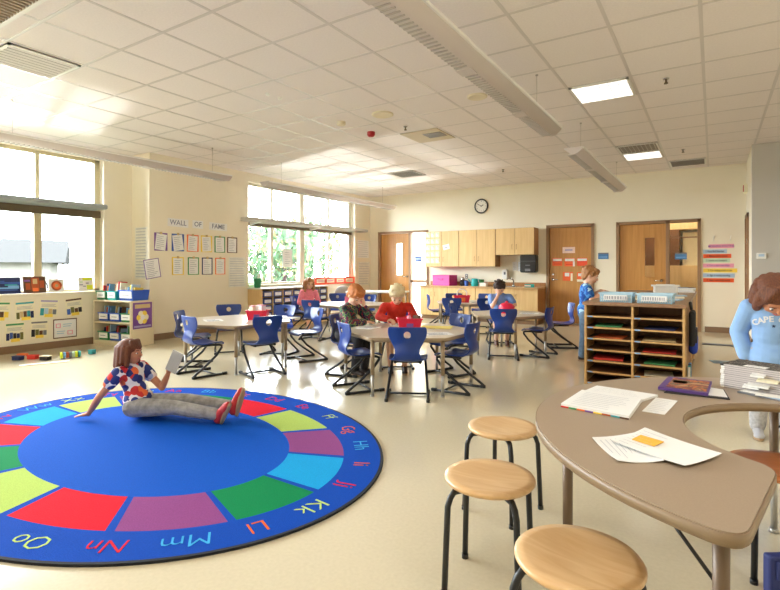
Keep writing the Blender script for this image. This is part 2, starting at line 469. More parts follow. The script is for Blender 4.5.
MB().bx(.53, .58, 10.42, 11.0, .01, 2.07).build('door_leaf', M_door, d4)
for zz in (.5, 1.1, 1.6): MB().bx(.465, .475, 10.43, 10.46, zz, zz+.1).build('hinge', M_chrome, d4)
# beyond the doors: a corridor wall, and the small room with its cabinet
struct(MB().bx(-8.2, -5.0, YB+1.6, YB+1.7, -.1, 3.1).bx(-8.2, -5.0, YB+.12, YB+1.7, -.1, 0).build('wall_corridor', M_hall))
for q in ((-2.0, .65, YB+1.5, YB+1.6, 0, 3.0), (-3.5, .65, YB+.12, YB+1.6, -.1, 0), (-2.1, -2.0, YB+.12, YB+1.6, 0, 3.0), (.65, .75, YB+.12, YB+1.6, 0, 3.0), (-2.1, .75, YB+.12, YB+1.6, 3.0, 3.1), (-3.5, -2.1, YB+.5, YB+.6, 0, 3.0), (-3.6, -3.5, YB+.12, YB+.6, 0, 3.0), (-3.6, -2.1, YB+.12, YB+.6, 3.0, 3.1)): struct(MB().bx(*q).build('wall_storeroom', M_hall))  # the box behind the middle door is added to stop light leaking in
sc_ = thing('storage_cupboard', 'honey wood cupboard seen through the glass beside the rightmost door', 'cupboard', (-.55, YB+1.1, .002))
MB().bx(-.9, .9, -.25, .25, 0, 1.25).build('base_cabinet', M_maple, sc_, bevel=.004)
MB().bx(-.9, -.05, -.2, .25, 1.25, 2.0).build('upright_panel', mat('cupboard panel dark', (112, 74, 44), .5), sc_, bevel=.004)
MB().bx(-.9, .9, -.2, .25, 2.0, 2.5).build('upper_cabinet', M_maple, sc_, bevel=.004)
MB().bx(.0, .85, .1, .2, 1.251, 1.95).build('paper_bundle', C['cream'], sc_)

# ------------------------------------------------------------------ exterior
M_lawn = mat('lawn outside', (66, 72, 54), .95, var=.2, scale=3)
struct(MB().bx(-80, -8.7, -40, 60, -.5, -.4).build('lawn', M_lawn))
hs = thing('neighbouring_house', 'pale house with grey hipped roof seen through the picture-ledge window', 'house', (-24, 6.8, -.4))
MB().prism([(-6,-9),(3,-9),(3,2.3),(-6,6.6)], 0, 1.8).build('house_wall', mat('siding white', (100, 98, 94), .8, var=.02, spec=0), hs)
MB().add([(-6.4,-9.4,1.8),(3.5,-9.4,1.8),(3.5,2.6,1.8),(-6.4,7.4,1.8),(-1.4,-9.4,2.86),(-1.4,5.0,2.86)], [(0,1,4),(1,2,5,4),(2,3,5),(3,0,4,5),(3,2,1,0)]).build('roof', mat('roof shingle grey', (42, 42, 42), .9, var=.1, scale=14, spec=0), hs)
M_leaf = [mat('leaf green pale', (86, 98, 66), .8, var=.3, scale=2, spec=.05), mat('leaf green', (62, 84, 62), .8, var=.3, scale=2, spec=.05), mat('leaf yellow', (108, 102, 68), .8, var=.3, scale=2)]
M_bark = mat('bark', (48, 42, 38), .9, var=.2, scale=10)
def tree(x, y, h, r, k, label):
    o = thing('tree', label, 'tree', (x, y, -.4), 0, 'trees outside the window')
    t = MB(); t.tube([(0,0,0), (.1,0,h*.4), (-.1,.1,h*.8)], [.16, .11, .04], 8)
    for a in range(5):
        b = a*1.26; t.tube([(.05,0,h*(.35+.08*a)), (r*.6*math.cos(b), r*.6*math.sin(b), h*(.55+.08*a))], [.06, .02], 6)
    t.build('trunk', M_bark, o)
    c = MB(); rd = random.Random(k*97+int(h*10))
    for _ in range(900):
        while True:
            p = Vector((rd.uniform(-1,1), rd.uniform(-1,1), rd.uniform(-1,1)))
            if .25 < p.length < 1: break
        q = Vector((p.x*r, p.y*r, h*.58+p.z*h*.42)); s = rd.uniform(.1, .24)
        e = Euler((rd.uniform(0,6), rd.uniform(0,6), rd.uniform(0,6))).to_matrix()
        c.add([q+e @ Vector(v)*s for v in ((-1,0,0),(0,-.5,.1),(1,0,0),(0,.5,.1))], [(0,1,2,3)], 0 if rd.random() < .7 else 1)
    c.build('crown', [M_leaf[k % 3], M_leaf[(k+1) % 3]], o, fix=False)
tree(-17, 12.6, 4.2, 2.0, 0, 'pale leafy tree outside the leftmost pane of the far window')
tree(-16, 16.2, 3.9, 1.8, 1, 'green tree outside the pane carrying the paper notice')
tree(-18, 19.9, 4.4, 2.0, 0, 'tree outside the far window just past its thick mullion')
tree(-17, 25.0, 3.8, 1.8, 2, 'yellowing tree outside the far window at the corner end')
tree(-25, 16, 4.5, 2.6, 1, 'taller tree in the second row outside the far window')
tree(-25, 24.6, 4.6, 2.8, 0, 'broad pale tree in the second row outside the window end')

# ------------------------------------------------------------------ ceiling fittings
M_lamp = emit_mat('lamp lens lit', (255, 252, 248), 1.5)
M_grille = mat('grille grey', (178, 170, 162), .5, var=.04)
M_dgrille = mat('grille dark slot', (150, 143, 136), .7, var=.05)
def troffer(x, y, label, w=.58, d=.58):
    o = thing('ceiling_light', label, 'ceiling light', (x, y, ZC-.012), 0, 'lit ceiling panels')
    f = MB()
    for q in ((-w/2, w/2, -d/2, -d/2+.025), (-w/2, w/2, d/2-.025, d/2), (-w/2, -w/2+.025, -d/2, d/2), (w/2-.025, w/2, -d/2, d/2)): f.bx(q[0], q[1], q[2], q[3], -.006, .01)
    f.build('frame', M_white, o)
    l = MB(); l.bx(-w/2+.025, w/2-.025, -d/2+.025, d/2-.025, -.002, .008, 0)
    l.build('lens', M_lamp, o)
    g = MB()
    for i in range(1, 6): g.bx(-w/2+.025+i*(w-.05)/6-.003, -w/2+.025+i*(w-.05)/6+.003, -d/2+.025, d/2-.025, -.006, 0)
    for i in range(1, 6): g.bx(-w/2+.025, w/2-.025, -d/2+.025+i*(d-.05)/6-.003, -d/2+.025+i*(d-.05)/6+.003, -.006, 0)
    g.build('lens_grid', M_white, o)
troffer(-1.0, 5.79, 'lit square ceiling panel beside the long near pendant light')
troffer(-1.0, 9.45, 'lit ceiling panel next to the slatted vent by the back wall')
for x_, y_ in FILLP: troffer(x_, y_, 'added fill light panel over the near end of the room, out of the picture', 1.16, .58)  # extra panels added out of view to carry the fill lamps
def vent(x, y, w, d, label, n=9, along='x', m=M_grille, bk=None, ang=38):
    o = thing('ceiling_vent', label, 'ceiling vent', (x, y, ZC-.012), 0, 'ceiling vents')
    MB().bx(-w/2, w/2, -d/2, d/2, .002, .009).build('backing', bk or M_dgrille, o)
    f = MB(); t = .025
    for q in ((-w/2, w/2, -d/2, -d/2+t), (-w/2, w/2, d/2-t, d/2), (-w/2, -w/2+t, -d/2, d/2), (w/2-t, w/2, -d/2, d/2)): f.bx(q[0], q[1], q[2], q[3], -.006, .01)
    f.build('frame', M_white, o)
    for i in range(n):
        s = MB(); a = R(ang)
        if along == 'x':
            yy = -d/2+t+(i+.5)*(d-2*t)/n; s.bx(-w/2+t, w/2-t, -.012, .012, -.0015, .0015, 0, Matrix.Translation((0, yy, -.004)) @ rotm(a, 'X'))
        else:
            xx = -w/2+t+(i+.5)*(w-2*t)/n; s.bx(-.012, .012, -d/2+t, d/2-t, -.0015, .0015, 0, Matrix.Translation((xx, 0, -.004)) @ rotm(a, 'Y'))
        s.build('slat', m, o)
vent(-5.28, 2.13, .58, .58, 'square slatted ceiling vent in the bright patch near the picture-ledge window', 8, 'y', M_white, None, -30)
vent(-1.0, 8.84, .58, .58, 'slatted vent directly beside the lit panel near the back wall', 9, 'y')
vent(-.39, 10.5, .56, .56, 'dim grey return grille close to the back wall above the rightmost door', 12, 'x')
vent(-5.2, 8.75, .56, .56, 'pale square diffuser on the bright ceiling above the far tables', 6, 'x', M_white)
o = thing('ceiling_vent', 'beige ceiling panel with a black open slot beside the red alarm', 'ceiling vent', (-3.44, 6.38, ZC-.012), 0, 'ceiling vents')
MB().bx(-.29, .29, -.29, .29, -.004, .008).build('panel', mat('panel beige', (206, 192, 166), .7, var=.02), o, bevel=.003)
MB().bx(-.02, .26, -.14, .1, -.008, 0).build('slot', M_black, o, bevel=.01)
def louver_big():
    o = thing('louver_panel', 'brown louvered ceiling panel cut off by the upper picture corner', 'ceiling louver', (-4.35, 1.375, ZC-.014), 0)
    f = MB(); w, d = 1.24, .60
    for q in ((-w/2, w/2, d/2-.03, d/2), (-w/2, w/2, -d/2, -d/2+.03), (-w/2, -w/2+.03, -d/2, d/2), (w/2-.03, w/2, -d/2, d/2)): f.bx(q[0], q[1], q[2], q[3], -.02, .01)
    f.build('frame', M_white, o)
    MB().bx(-w/2+.03, w/2-.03, -d/2+.03, d/2-.03, .004, .01).build('backing', M_dgrille, o)
    s = MB()
    for i in range(24):
        xx = -w/2+.03+(i+.5)*(w-.06)/24; s.bx(xx-.008, xx+.008, -d/2+.03, d/2-.03, -.018, .004)
    s.build('louver', mat('louver tan', (170, 148, 124), .5, var=.03), o)
louver_big()
def disc(name, x, y, r, m, label, cat, prof=None, group=None):
    b = MB(); b.lathe(prof or [(r, .012), (r, 0), (r*.86, -.008), (r*.8, -.004), (.0001, -.004)], 28, cap=False)
    return tag(b.build(name, m, loc=(x, y, ZC-.012)), label, cat, group)
M_spk = mat('speaker grille cream', (226, 214, 186), .6, var=.03)
disc('ceiling_speaker', -3.44, 5.2, .135, M_spk, 'round cream ceiling speaker beside the red alarm', 'speaker')
disc('ceiling_speaker', -2.2, 5.22, .11, M_spk, 'round beige ceiling speaker close to the long near pendant light', 'speaker')
b = MB(); b.lathe([(.055, .012), (.055, -.03), (.035, -.055), (.0001, -.055)], 12, cap=False)
tag(b.build('fire_alarm', mat('alarm red', (176, 20, 30), .4), loc=(-4.03, 5.8, ZC-.012)), 'small red fire alarm on the ceiling', 'alarm')
b = MB(); b.lathe([(.06, .012), (.06, -.02), (.045, -.035), (.0001, -.038)], 14, cap=False)
tag(b.build('smoke_detector', M_spk, loc=(-4.08, 5.19, ZC-.012)), 'cream smoke detector on the ceiling, window side of the round speaker', 'smoke detector')
def sprinkler(x, y, label):
    o = thing('sprinkler_head', label, 'sprinkler', (x, y, ZC-.008), 0, 'ceiling sprinklers')
    MB().lathe([(.03, 0), (.028, -.006), (.0001, -.006)], 14, cap=False).build('escutcheon', M_chrome, o)
    b = MB(); b.lathe([(.01, 0), (.01, -.03), (.02, -.045), (.02, -.05), (.0001, -.05)], 10, cap=False); b.build('nozzle', M_transom, o)
sprinkler(-.4, 5.74, 'sprinkler head in the tile beside the near lit ceiling panel')
sprinkler(-.41, 9.31, 'sprinkler head in front of the grille near the back wall')
sprinkler(-3.47, 5.8, 'sprinkler head between the round speaker and the beige slotted panel')
sprinkler(-3.4, 9.33, 'sprinkler head on the ceiling above the wall clock side')
for i, (x, y, l) in enumerate(((-4.08, 3.9, 'white ceiling sensor button, one of two, the one nearer the picture-ledge window'), (-4.06, 4.07, 'white ceiling sensor button, one of two, the one nearer the red alarm'),)):
    b = MB(); b.lathe([(.022, .01), (.022, -.012), (.0001, -.016)], 12, cap=False); tag(b.build('ceiling_sensor', M_white, loc=(x, y, ZC-.012)), l, 'sensor', 'ceiling sensor buttons')

# pendants
M_pshell = mat('pendant shell enamel', (206, 196, 190), .4, var=.01)
M_louver = mat('perforated louver', (206, 198, 192), .5, var=.02)
def pendant(x, y0, y1, label, wires, z=2.65):
    o = thing('pendant_light', label, 'pendant light', (x, y0, z), 0, 'linear pendant lights'); L = y1-y0
    top = []; bot = []
    for i in range(15):
        u = -1+2*i/14
        bot.append((u*.108, -.035+.075*u*u)); top.append((u*.108, -.023+.075*u*u))
    M = frame((0, L, 0), (1,0,0), (0,0,1), (0,-1,0))
    MB().prism(bot+top[::-1], 0, L, 0, M, True).build('shell', M_pshell, o)
    rim = MB()
    for s in (-1, 1): rim.bx(s*.108-.008, s*.108+.008, 0, L, .03, .052)
    rim.build('rim', M_white, o, bevel=.003)
    for yy in (-.008, L-.004): MB().prism(bot+[(.108, .05), (-.108, .05)], 0, .012, 0, frame((0, yy+.012, 0), (1,0,0), (0,0,1), (0,-1,0))).build('end_cap', M_pshell, o)
    MB().bx(-.03, .03, .02, L-.02, -.01, .03).build('lamp_housing', M_white, o)
    lv = MB(); n = int(L/.05)
    lv.bx(-.090, .012, 0.02, L-.02, -.034, -.022, 0)
    for i in range(n):
        yy = .03+(L-.06)*i/n
        if int(yy/1.2) == int((yy+.12)/1.2): lv.bx(-.087, .009, yy, yy+.012, -.041, -.03, 1)
    lv.build('louver', [M_louver, M_grille], o)
    k = 1
    while k*1.2 < L: MB().bx(-.096, .018, k*1.2-.1, k*1.2+.02, -.043, -.02).build('joint_plate', M_pshell, o); k += 1
    for wy in wires:
        MB().tube([(0, wy-y0, .03), (0, wy-y0, ZC-z)], .002, 6).build('hanger_wire', M_grille, o)
        MB().lathe([(.014, -.008), (.014, 0)], 10, c=(0, wy-y0, ZC-z-.006)).build('canopy', M_grille, o)
pendant(-1.46, 1.0, 5.5, 'long linear pendant light running out of the picture at the top', (1.4, 4.95))
pendant(-1.46, 6.52, 10.2, 'shorter linear pendant light hanging before the back wall doors', (6.9, 9.8))
pendant(-6.66, .6, 5.5, 'thin linear pendant light hanging above the picture-ledge window', (2.5, 5.2))
pendant(-6.55, 6.2, 10.35, 'thin linear pendant light in front of the tree-facing window', (6.6, 9.9))

# ------------------------------------------------------------------ flat paper things
def card(name, label, cat, M, w, h, patches=(), m=None, group=None, th=.003, text=(), bevel=0):
    """a sheet/board of real thickness; patches = (x0,y0,x1,y1,material) in 0..1 of the sheet, y up; text = (body,x,y,size,material)"""
    mats = [m or M_paper]; idx = {}
    def mi(q):
        if q not in mats: mats.append(q)
        return mats.index(q)
    mb = MB(); mb.bx(-w/2, w/2, -h/2, h/2, 0, th)
    k = 0
    for p in patches:
        k += 1; z = th+.0004+.00015*k
        x0, y0, x1, y1 = (p[0]-.5)*w, (p[1]-.5)*h, (p[2]-.5)*w, (p[3]-.5)*h
        mb.bx(x0, x1, y0, y1, th-.0005, z, mi(p[4]))
    for b, x, y, s, q in text:
        text_mb(mb, b, s, mi(q), Matrix.Translation(((x-.5)*w, (y-.5)*h, th+.001+.0002*k)))
    o = mb.build(name, mats, fix=False); o.matrix_world = M
    return tag(o, label, cat, group)
def lines(n, x0=.12, x1=.88, y0=.1, y1=.85, m=None, rnd=.25, seed=1):
    rd = random.Random(seed); m = m or M_ink; out = []
    for i in range(n):
        y = y1-(y1-y0)*i/max(1, n-1)
        out.append((x0, y-.012, x1-rd.random()*rnd, y+.012, m))
    return out

M_faint = mat('faint chart print', (206, 206, 206), .9, var=.03)
# picture-ledge wall: posters under the window
gp = 'posters under the window'
def poster(y, z, w, h, roll, head, cols, label):
    p = [(.05, .86, .95, .95, head), (.1, .6, .9, .62, M_ink), (.1, .66, .8, .68, M_ink), (.1, .72, .85, .74, M_ink)]
    rd = random.Random(int(y*100+z*10))
    for i, c in enumerate(cols):
        x = .06+.88*i/len(cols); p.append((x, .12+.06*(i % 2), x+.8/len(cols), .42+.12*rd.random(), c))
    p.append((.3, .03, .75, .2, C['yellow']))
    card('poster', label, 'poster', on_left(XL, y, z, roll), w, h, p, C['cream'], gp)
poster(2.96, .6, .26, .27, -.05, C['green'], [C['olive'], C['tan'], C['brown'], C['yellow']], 'poster under the window cut off by the picture edge, upper row')
poster(3.27, .585, .25, .28, .04, C['teal'], [C['olive'], C['tan'], C['brown'], C['teal'], C['navy']], 'poster with teal heading under the picture ledge, upper row')
poster(3.575, .60, .25, .27, -.08, C['lav'], [C['teal'], C['lblue'], C['tan'], C['grey']], 'poster with lavender heading under the picture ledge, upper row')
poster(3.93, .60, .25, .28, .09, C['brown'], [C['blue'], C['olive'], C['brown'], C['black']], 'poster with brown heading under the picture ledge, nearest the book bins')
poster(3.145, .29, .24, .28, 0, C['green'], [C['navy'], C['blue'], C['black'], C['navy'], C['olive']], 'poster with green heading and dark blue figures, lower row under the window')
poster(3.45, .30, .23, .26, -.02, C['grey'], [C['black'], C['olive'], C['brown'], C['grey']], 'poster with grey heading and dark figures, lower row under the window')
o = card('framed_chart', 'white chart in thin dark frame low under the window', 'chart', on_left(XL, 3.8, .285, 0), .31, .26,
     [(.08,.55,.3,.8,C['pink']), (.12,.59,.26,.76,M_paper), (.6,.12,.85,.36,C['pink']), (.64,.16,.81,.32,M_paper), (.4,.6,.75,.64,C['lblue']), (.4,.72,.8,.76,C['lblue']), (.12,.2,.45,.24,C['lblue']), (.12,.32,.5,.36,C['lblue'])])
fr = MB()
for q in ((-.165, .165, .13, .145), (-.165, .165, -.145, -.13), (-.165, -.155, -.145, .145), (.155, .165, -.145, .145)): fr.bx(q[0], q[1], q[2], q[3], 0, .008)
fr.build('frame', C['brown'], o)
# pictures standing on the ledge, leaning on the glass
def ledge_pic(y, w, h, patches, m, label, cat='picture', name='picture_board', lean=.16):
    M = frame((XL-.03, y, .835+h/2), (0,1,0), (-math.sin(lean)*0, 0, 1), (1,0,0)) @ rotm(-lean, 'X')
    return card(name, label, cat, M, w, h, patches, m, 'pictures on the window ledge', th=.012)
ledge_pic(3.03, .38, .23, [(.0,.55,1,.72,C['blue']), (.05,.3,.95,.5,C['skyblue']), (.2,.4,.6,.62,C['navy']), (.5,.5,.9,.58,C['teal']), (.1,.75,.5,.8,C['blue']), (.3,.2,.9,.26,C['blue'])], C['navy'], 'dark blue abstract picture on the window ledge')
ledge_pic(3.40, .29, .24, [(.35,.15,.7,.92,C['rust']), (.42,.55,.62,.85,C['tan']), (.1,.2,.3,.6,C['rust']), (.72,.3,.92,.75,C['rust']), (.05,.7,.3,.8,C['purple']), (.4,.1,.65,.3,C['orange'])], C['brown'], 'dark brown portrait picture on the window ledge')
o = ledge_pic(3.69, .205, .195, [], M_white, 'white picture with round orange sun on the window ledge')
e = MB(); e.lathe([(.075, .012), (.075, .0135), (.0001, .0135)], 24, m=0, cap=False); e.lathe([(.05, .0135), (.05, .0145), (.0001, .0145)], 20, m=1, cap=False); e.lathe([(.025, .0145), (.025, .0155), (.0001, .0155)], 16, m=2, cap=False)
e.build('sun_disc', [C['rust'], C['orange'], C['tan']], o)
ledge_pic(4.11, .22, .225, [(.3,.75,.95,.95,C['lime']), (.55,.1,.95,.42,C['lime']), (.05,.4,.3,.5,M_ink), (.3,.3,.5,.38,M_ink), (.1,.6,.3,.68,C['lgreen']), (.5,.5,.7,.6,M_ink)], M_white, 'white card with lime yellow shapes at the end of the window ledge', 'card', 'greeting_card')

# wall between the windows: papers
def hung(y, z, w, h, label, roll=0, patches=None, m=None, name='chart_paper', cat='chart', back=None, group=None, clip=False):
    if back is None:
        return card(name, label, cat, on_left(XB, y, z, roll), w, h, patches or lines(9, seed=int(y*10)), m, group)
    o = card(name, label, cat, on_left(XB, y, z, 0), w, h, [], back, group)
    pb = MB(); pb.bx(-w*.40, w*.40, -h*.46, h*.44, .0032, .0045, 0, rotm(roll, 'Z'))
    for p in lines(7, .2, .8, .15, .8, seed=int(y*31)):
        pb.bx((p[0]-.5)*w, (p[2]-.5)*w, (p[1]-.5)*h, (p[3]-.5)*h, .0044, .0051, 1, rotm(roll, 'Z'))
    pb.build('sheet', [M_paper, M_ink], o, fix=False)
    MB().bx(-.02, .02, h*.42, h*.55, .002, .016).build('clip', C['tan'], o, bevel=.003)
    return o
card('list_chart', 'tall ruled list taped to the wall return beside the picture ledge', 'chart', frame((-8.03, YP, 1.45), (1,0,0), (0,0,1), (0,-1,0)), .36, .86, lines(17, .08, .92, .04, .97, M_faint, rnd=.1), mat('chart tissue', (236, 234, 222), .8))
o = hung(4.9, 1.19, .27, .32, 'tilted sheet with purple border above the book bins', .16, lines(9, .16, .84, .12, .86, seed=5), M_paper, 'bordered_sheet', 'paper')
fr = MB(); w, h = .27, .32
for q in ((-w/2, w/2, h/2-.01, h/2), (-w/2, w/2, -h/2, -h/2+.01), (-w/2, -w/2+.01, -h/2, h/2), (w/2-.01, w/2, -h/2, h/2)): fr.bx(q[0], q[1], q[2], q[3], .002, .006)
fr.build('border', C['purple'], o)
M_wtext = mat('word lettering', (140, 142, 156), .9)
for (y, z, w, t) in ((5.38, 1.98, .4, 'WALL'), (5.775, 1.98, .22, 'OF'), (6.22, 1.97, .4, 'FAME')):
    card('word_card', 'white word card reading %s above the clipped papers' % t, 'word card', on_left(XB, y, z, R(-1)), w, .14, [], M_paper, 'word cards on the wall', text=[(t, .5, .5, .12, M_wtext)])
tops = [(5.055, 'purple', -.12), (5.375, 'blue', .14), (5.67, 'orange', -.05), (5.96, 'yellow', .06), (6.255, 'green', .02), (6.545, 'brown', -.02)]
for i, (y, c, r) in enumerate(tops):
    hung(y, 1.64, .24, .30, 'paper clipped on %s card, top row under the word cards' % c, r, back=C[c], group='clipped papers on the wall', name='clipped_paper', cat='paper')
for y, c in ((5.375, 'yellow'), (5.685, 'green'), (5.975, 'navy'), (6.265, 'orange')):
    hung(y, 1.235, .23, .31, 'paper clipped on %s card, lower row on the wall' % c, .0, back=C[c], group='clipped papers on the wall', name='clipped_paper', cat='paper')
hung(6.67, 1.12, .42, .58, 'large ruled chart beside the tree-facing window', 0, lines(12, .06, .94, .06, .94, M_faint, rnd=.1, seed=2), mat('chart tissue', (236, 234, 222)))
hung(10.86, 1.70, .5, .46, 'upper ruled chart on the wall by the sidelight door corner', 0, lines(8, .06, .94, .08, .92, M_faint, rnd=.1, seed=3))
hung(10.9, 1.05, .52, .62, 'lower pale chart on the wall by the sidelight door corner', 0, lines(9, .06, .94, .08, .92, M_faint, rnd=.1, seed=4), mat('chart tissue', (236, 234, 222)))
card('paper_notice', 'white paper notice taped to a pane of the far window', 'notice', on_left(-7.972, 8.22, 1.42), .30, .40, lines(6, .2, .8, .2, .8, seed=9), M_paper)
# red banner of five panels over the cubby top
o = thing('number_banner', 'red orange paper banner of white cards along the far window sill', 'banner', (XB+.035, 9.66, .895))
MB().bx(-.002, .002, -.78, .78, -.085, .085).build('strip', mat('banner red', (240, 96, 72), .8, var=.03), o)
for i in range(4):
    y = -.56+.37*i
    b = MB(); b.bx(.002, .004, y-.14, y+.14, -.045, .045, 0); b.bx(.004, .005, y-.1, y+.1, -.012, .012, 1); b.build('white_card', [C['cream'], C['pink']], o)

# ------------------------------------------------------------------ small bookcase with bins
M_bcase = mat('bookcase almond laminate', (222, 208, 176), .45, var=.02)
bc = thing('bookcase', 'small almond bookcase of book bins in the corner by the picture ledge', 'bookcase', (-7.83, 4.44, 0))
BW, BD, BH = .84, .42, .70
MB().bx(-BW/2, -BW/2+.02, -BD/2, BD/2, 0, BH).build('side_panel', M_bcase, bc, bevel=.002)
MB().bx(BW/2-.02, BW/2, -BD/2, BD/2, 0, BH).build('side_panel', M_bcase, bc, bevel=.002)
MB().bx(-BW/2+.02, BW/2-.02, BD/2-.012, BD/2, 0, BH).build('back_panel', M_bcase, bc)
for z in (.05, .345, BH-.022): MB().bx(-BW/2+.02, BW/2-.02, -BD/2, BD/2-.012, z, z+.022).build('shelf', M_bcase, bc, bevel=.002)
MB().bx(-BW/2+.02, BW/2-.02, -BD/2+.01, -BD/2+.03, 0, .05).build('toe_kick', M_bcase, bc)
bc.rotation_euler = (0, 0, R(8))
def bin_box(label, loc, w, d, h, m, rz=0, card_=True, flare=.9):
    o = thing('book_bin', label, 'bin', loc, rz, 'book bins')
    b = MB(); t = .006
    vs = []
    for z, k in ((0, flare), (h, 1)):
        for q in (0, 1):
            x, y = w/2*k-q*t, d/2*k-q*t
            zz = z if not (q and z == 0) else t
            vs += [(-x,-y,zz),(x,-y,zz),(x,y,zz),(-x,y,zz)]
    fs = [(3,2,1,0), (4,5,6,7)]
    for i in range(4):
        j = (i+1) % 4
        fs += [(i, j, 8+j, 8+i), (4+j, 4+i, 12+i, 12+j), (8+i, 8+j, 12+j, 12+i)]
    b.add(vs, fs); b.build('tub', m, o)
    MB().bx(-w/2-.008, w/2+.008, -d/2-.008, -d/2+.004, h-.015, h+.003).build('rim', m, o, bevel=.002)
    if card_:
        c = MB(); c.bx(-w*.4, w*.4, -d/2-.006, -d/2*flare-.004, h*.2, h*.85, 0, rotm(R(-2), 'X'))
        c.bx(-w*.25, w*.25, -d/2-.0075, -d/2-.005, h*.45, h*.55, 1, rotm(R(-2), 'X'))
        c.build('label_card', [M_paper, M_ink], o)
    return o
def bc_at(x, y, z):
    a = R(8); return (-7.83+x*math.cos(a)-y*math.sin(a), 4.44+x*math.sin(a)+y*math.cos(a), z)
rowsb = [(.372, [('bblue', -.255), ('bblue', 0), ('green', .255)], 'middle shelf'), (.075, [('green', -.255), ('bblue', 0), ('green', .255)], 'bottom shelf')]
MC = dict(bblue=M_bblue, green=M_green, teal=M_teal)
CN = dict(bblue='blue', green='green', teal='teal')
posn = ['nearest the ledge wall', 'in the middle', 'nearest the purple poster']
bk = [C['red'], C['tan'], C['navy'], C['orange'], C['lblue'], C['green'], C['cream'], C['yellow'], C['brown'], C['skyblue']]
def books_in(px, py, pz, n, w, hh, label, rz, seed):
    rd = random.Random(seed)
    for i in range(n):
        x = -w/2+w*(i+.5)/n; a = R(rd.uniform(-5, 5)); h = hh*rd.uniform(.8, 1.08)
        o = thing('picture_book', label, 'book', bc_at(px+x, py-.05+rd.uniform(-.01, .01), pz+.016), rz, 'picture books standing in bins')
        c = bk[rd.randrange(len(bk))]; c2 = bk[rd.randrange(len(bk))]
        T = rotm(a, 'Y') @ rotm(R(-6), 'X')
        cv = MB(); t = .007
        cv.bx(-t, -t+.0015, -.075, .075, .0, h, 0, T); cv.bx(t-.0015, t, -.075, .075, 0, h, 0, T); cv.bx(-t, t, -.077, -.0745, 0, h, 0, T)
        cv.bx(-t-.0006, -t+.001, -.05, .05, h*.3, h*.8, 1, T)
        cv.build('cover', [c, c2], o)
        MB().bx(-t+.0016, t-.0016, -.074, .07, .003, h-.003, 0, T).build('pages', M_paper, o)
sd = 0
for z, bins, sh in rowsb:
    for k, (m, x) in enumerate(bins):
        sd += 1
        bin_box('%s book bin on the bookcase %s, %s' % (CN[m], sh, posn[k]), bc_at(x, -.03, z), .235, .27, .13, MC[m], R(8))
        books_in(x, .02, z, 4, .17, .2, 'picture book standing in the %s bin on the bookcase %s, %s' % (CN[m], sh, posn[k]), R(8), sd)
for k, (m, x) in enumerate((('green', -.29), ('teal', -.05), ('teal', .10))):
    pass
bin_box('green book bin on top of the bookcase', bc_at(-.29, -.04, BH+.001), .22, .28, .14, M_green, R(8))
books_in(-.29, .03, BH+.002, 4, .16, .24, 'picture book in the green bin on the bookcase top', R(8), 31)
bin_box('teal book bin on top of the bookcase', bc_at(-.05, -.04, BH+.001), .2, .28, .14, M_teal, R(8))
books_in(-.05, .03, BH+.002, 5, .15, .26, 'picture book in the teal bin on the bookcase top', R(8), 37)
bin_box('large blue bin with white label on top of the bookcase', bc_at(.26, -.02, BH+.001), .32, .3, .16, M_bblue, R(8))
books_in(.26, .02, BH+.002, 6, .2, .21, 'paper-covered book in the large blue bin on the bookcase top', R(8), 41)
o = card('wall_poster', 'purple poster with pale flower on the bookcase side panel', 'poster', frame(bc_at(BW/2+.001, .0, .47), (math.sin(R(8))*-1, math.cos(R(8)), 0), (0,0,1), (math.cos(R(8)), math.sin(R(8)), 0)), .34, .40,
         [(.1,.78,.9,.93,C['tan']), (.05,.05,.95,.12,C['lav'])], M_purple)
e = MB()
for i in range(6): e.ell((.06*math.cos(i*PI/3), -.03+.06*math.sin(i*PI/3), .003), (.05, .05, .003), 12, i % 2)
e.ell((0, -.03, .004), (.045, .05, .004), 12, 2)
e.build('flower_print', [C['cream'], C['yellow'], M_paper], o)

# ------------------------------------------------------------------ toys on the floor by the ledge wall
def toy(name, label, cat, x, y, sx, sy, sz, m, rz=0, lid=None):
    o = thing(name, label, cat, (x, y, 0), rz)
    b = MB(); b.bx(-sx/2, sx/2, -sy/2, sy/2, 0, sz*.8); b.build('box', m, o, bevel=.006)
    b = MB(); b.bx(-sx/2-.003, sx/2+.003, -sy/2-.003, sy/2+.003, sz*.8, sz); b.build('lid', lid or m, o, bevel=.004)
    return o
def fl(px, py):   # a floor point that was read off the photograph
    d = 505*1.2/(py-268); l = (px-390)/505*d; s, c = math.sin(math.atan2(323.5, 505)), math.cos(math.atan2(323.5, 505))
    return -s*d+c*l, c*d+s*l
x, y = fl(18, 360); toy('toy_box', 'small dark blue box on the floor before the posters', 'box', x, y, .115, .075, .055, C['navy'], R(30))
x, y = fl(21.5, 356); toy('toy_tray', 'flat orange tray lying behind the dark blue box on the floor', 'tray', x-.02, y+.02, .11, .08, .03, C['orange'], R(25))
x, y = fl(33, 359); toy('toy_box', 'small red box on the floor before the posters', 'box', x, y, .115, .075, .055, C['red'], R(30))
x, y = fl(45.5, 360); toy('toy_box', 'small black box with white lid on the floor before the posters', 'box', x, y, .115, .075, .06, C['black'], R(32), C['cream'])
x0, y0 = fl(60, 359); x1, y1 = fl(81, 357)
for i, (c, l) in enumerate((('lime', 'lime ring of the coloured floor roll'), ('teal', 'teal'), ('grey', 'grey'), ('tan', 'tan'), ('lgreen', 'pale green'), ('teal', 'end'))):
    pass
o = thing('stacking_rings', 'row of pastel stacking rings lying on the floor by the posters', 'toy', (x0, y0, .045))
dv = Vector((x1-x0, y1-y0, 0)); u = dv.normalized()
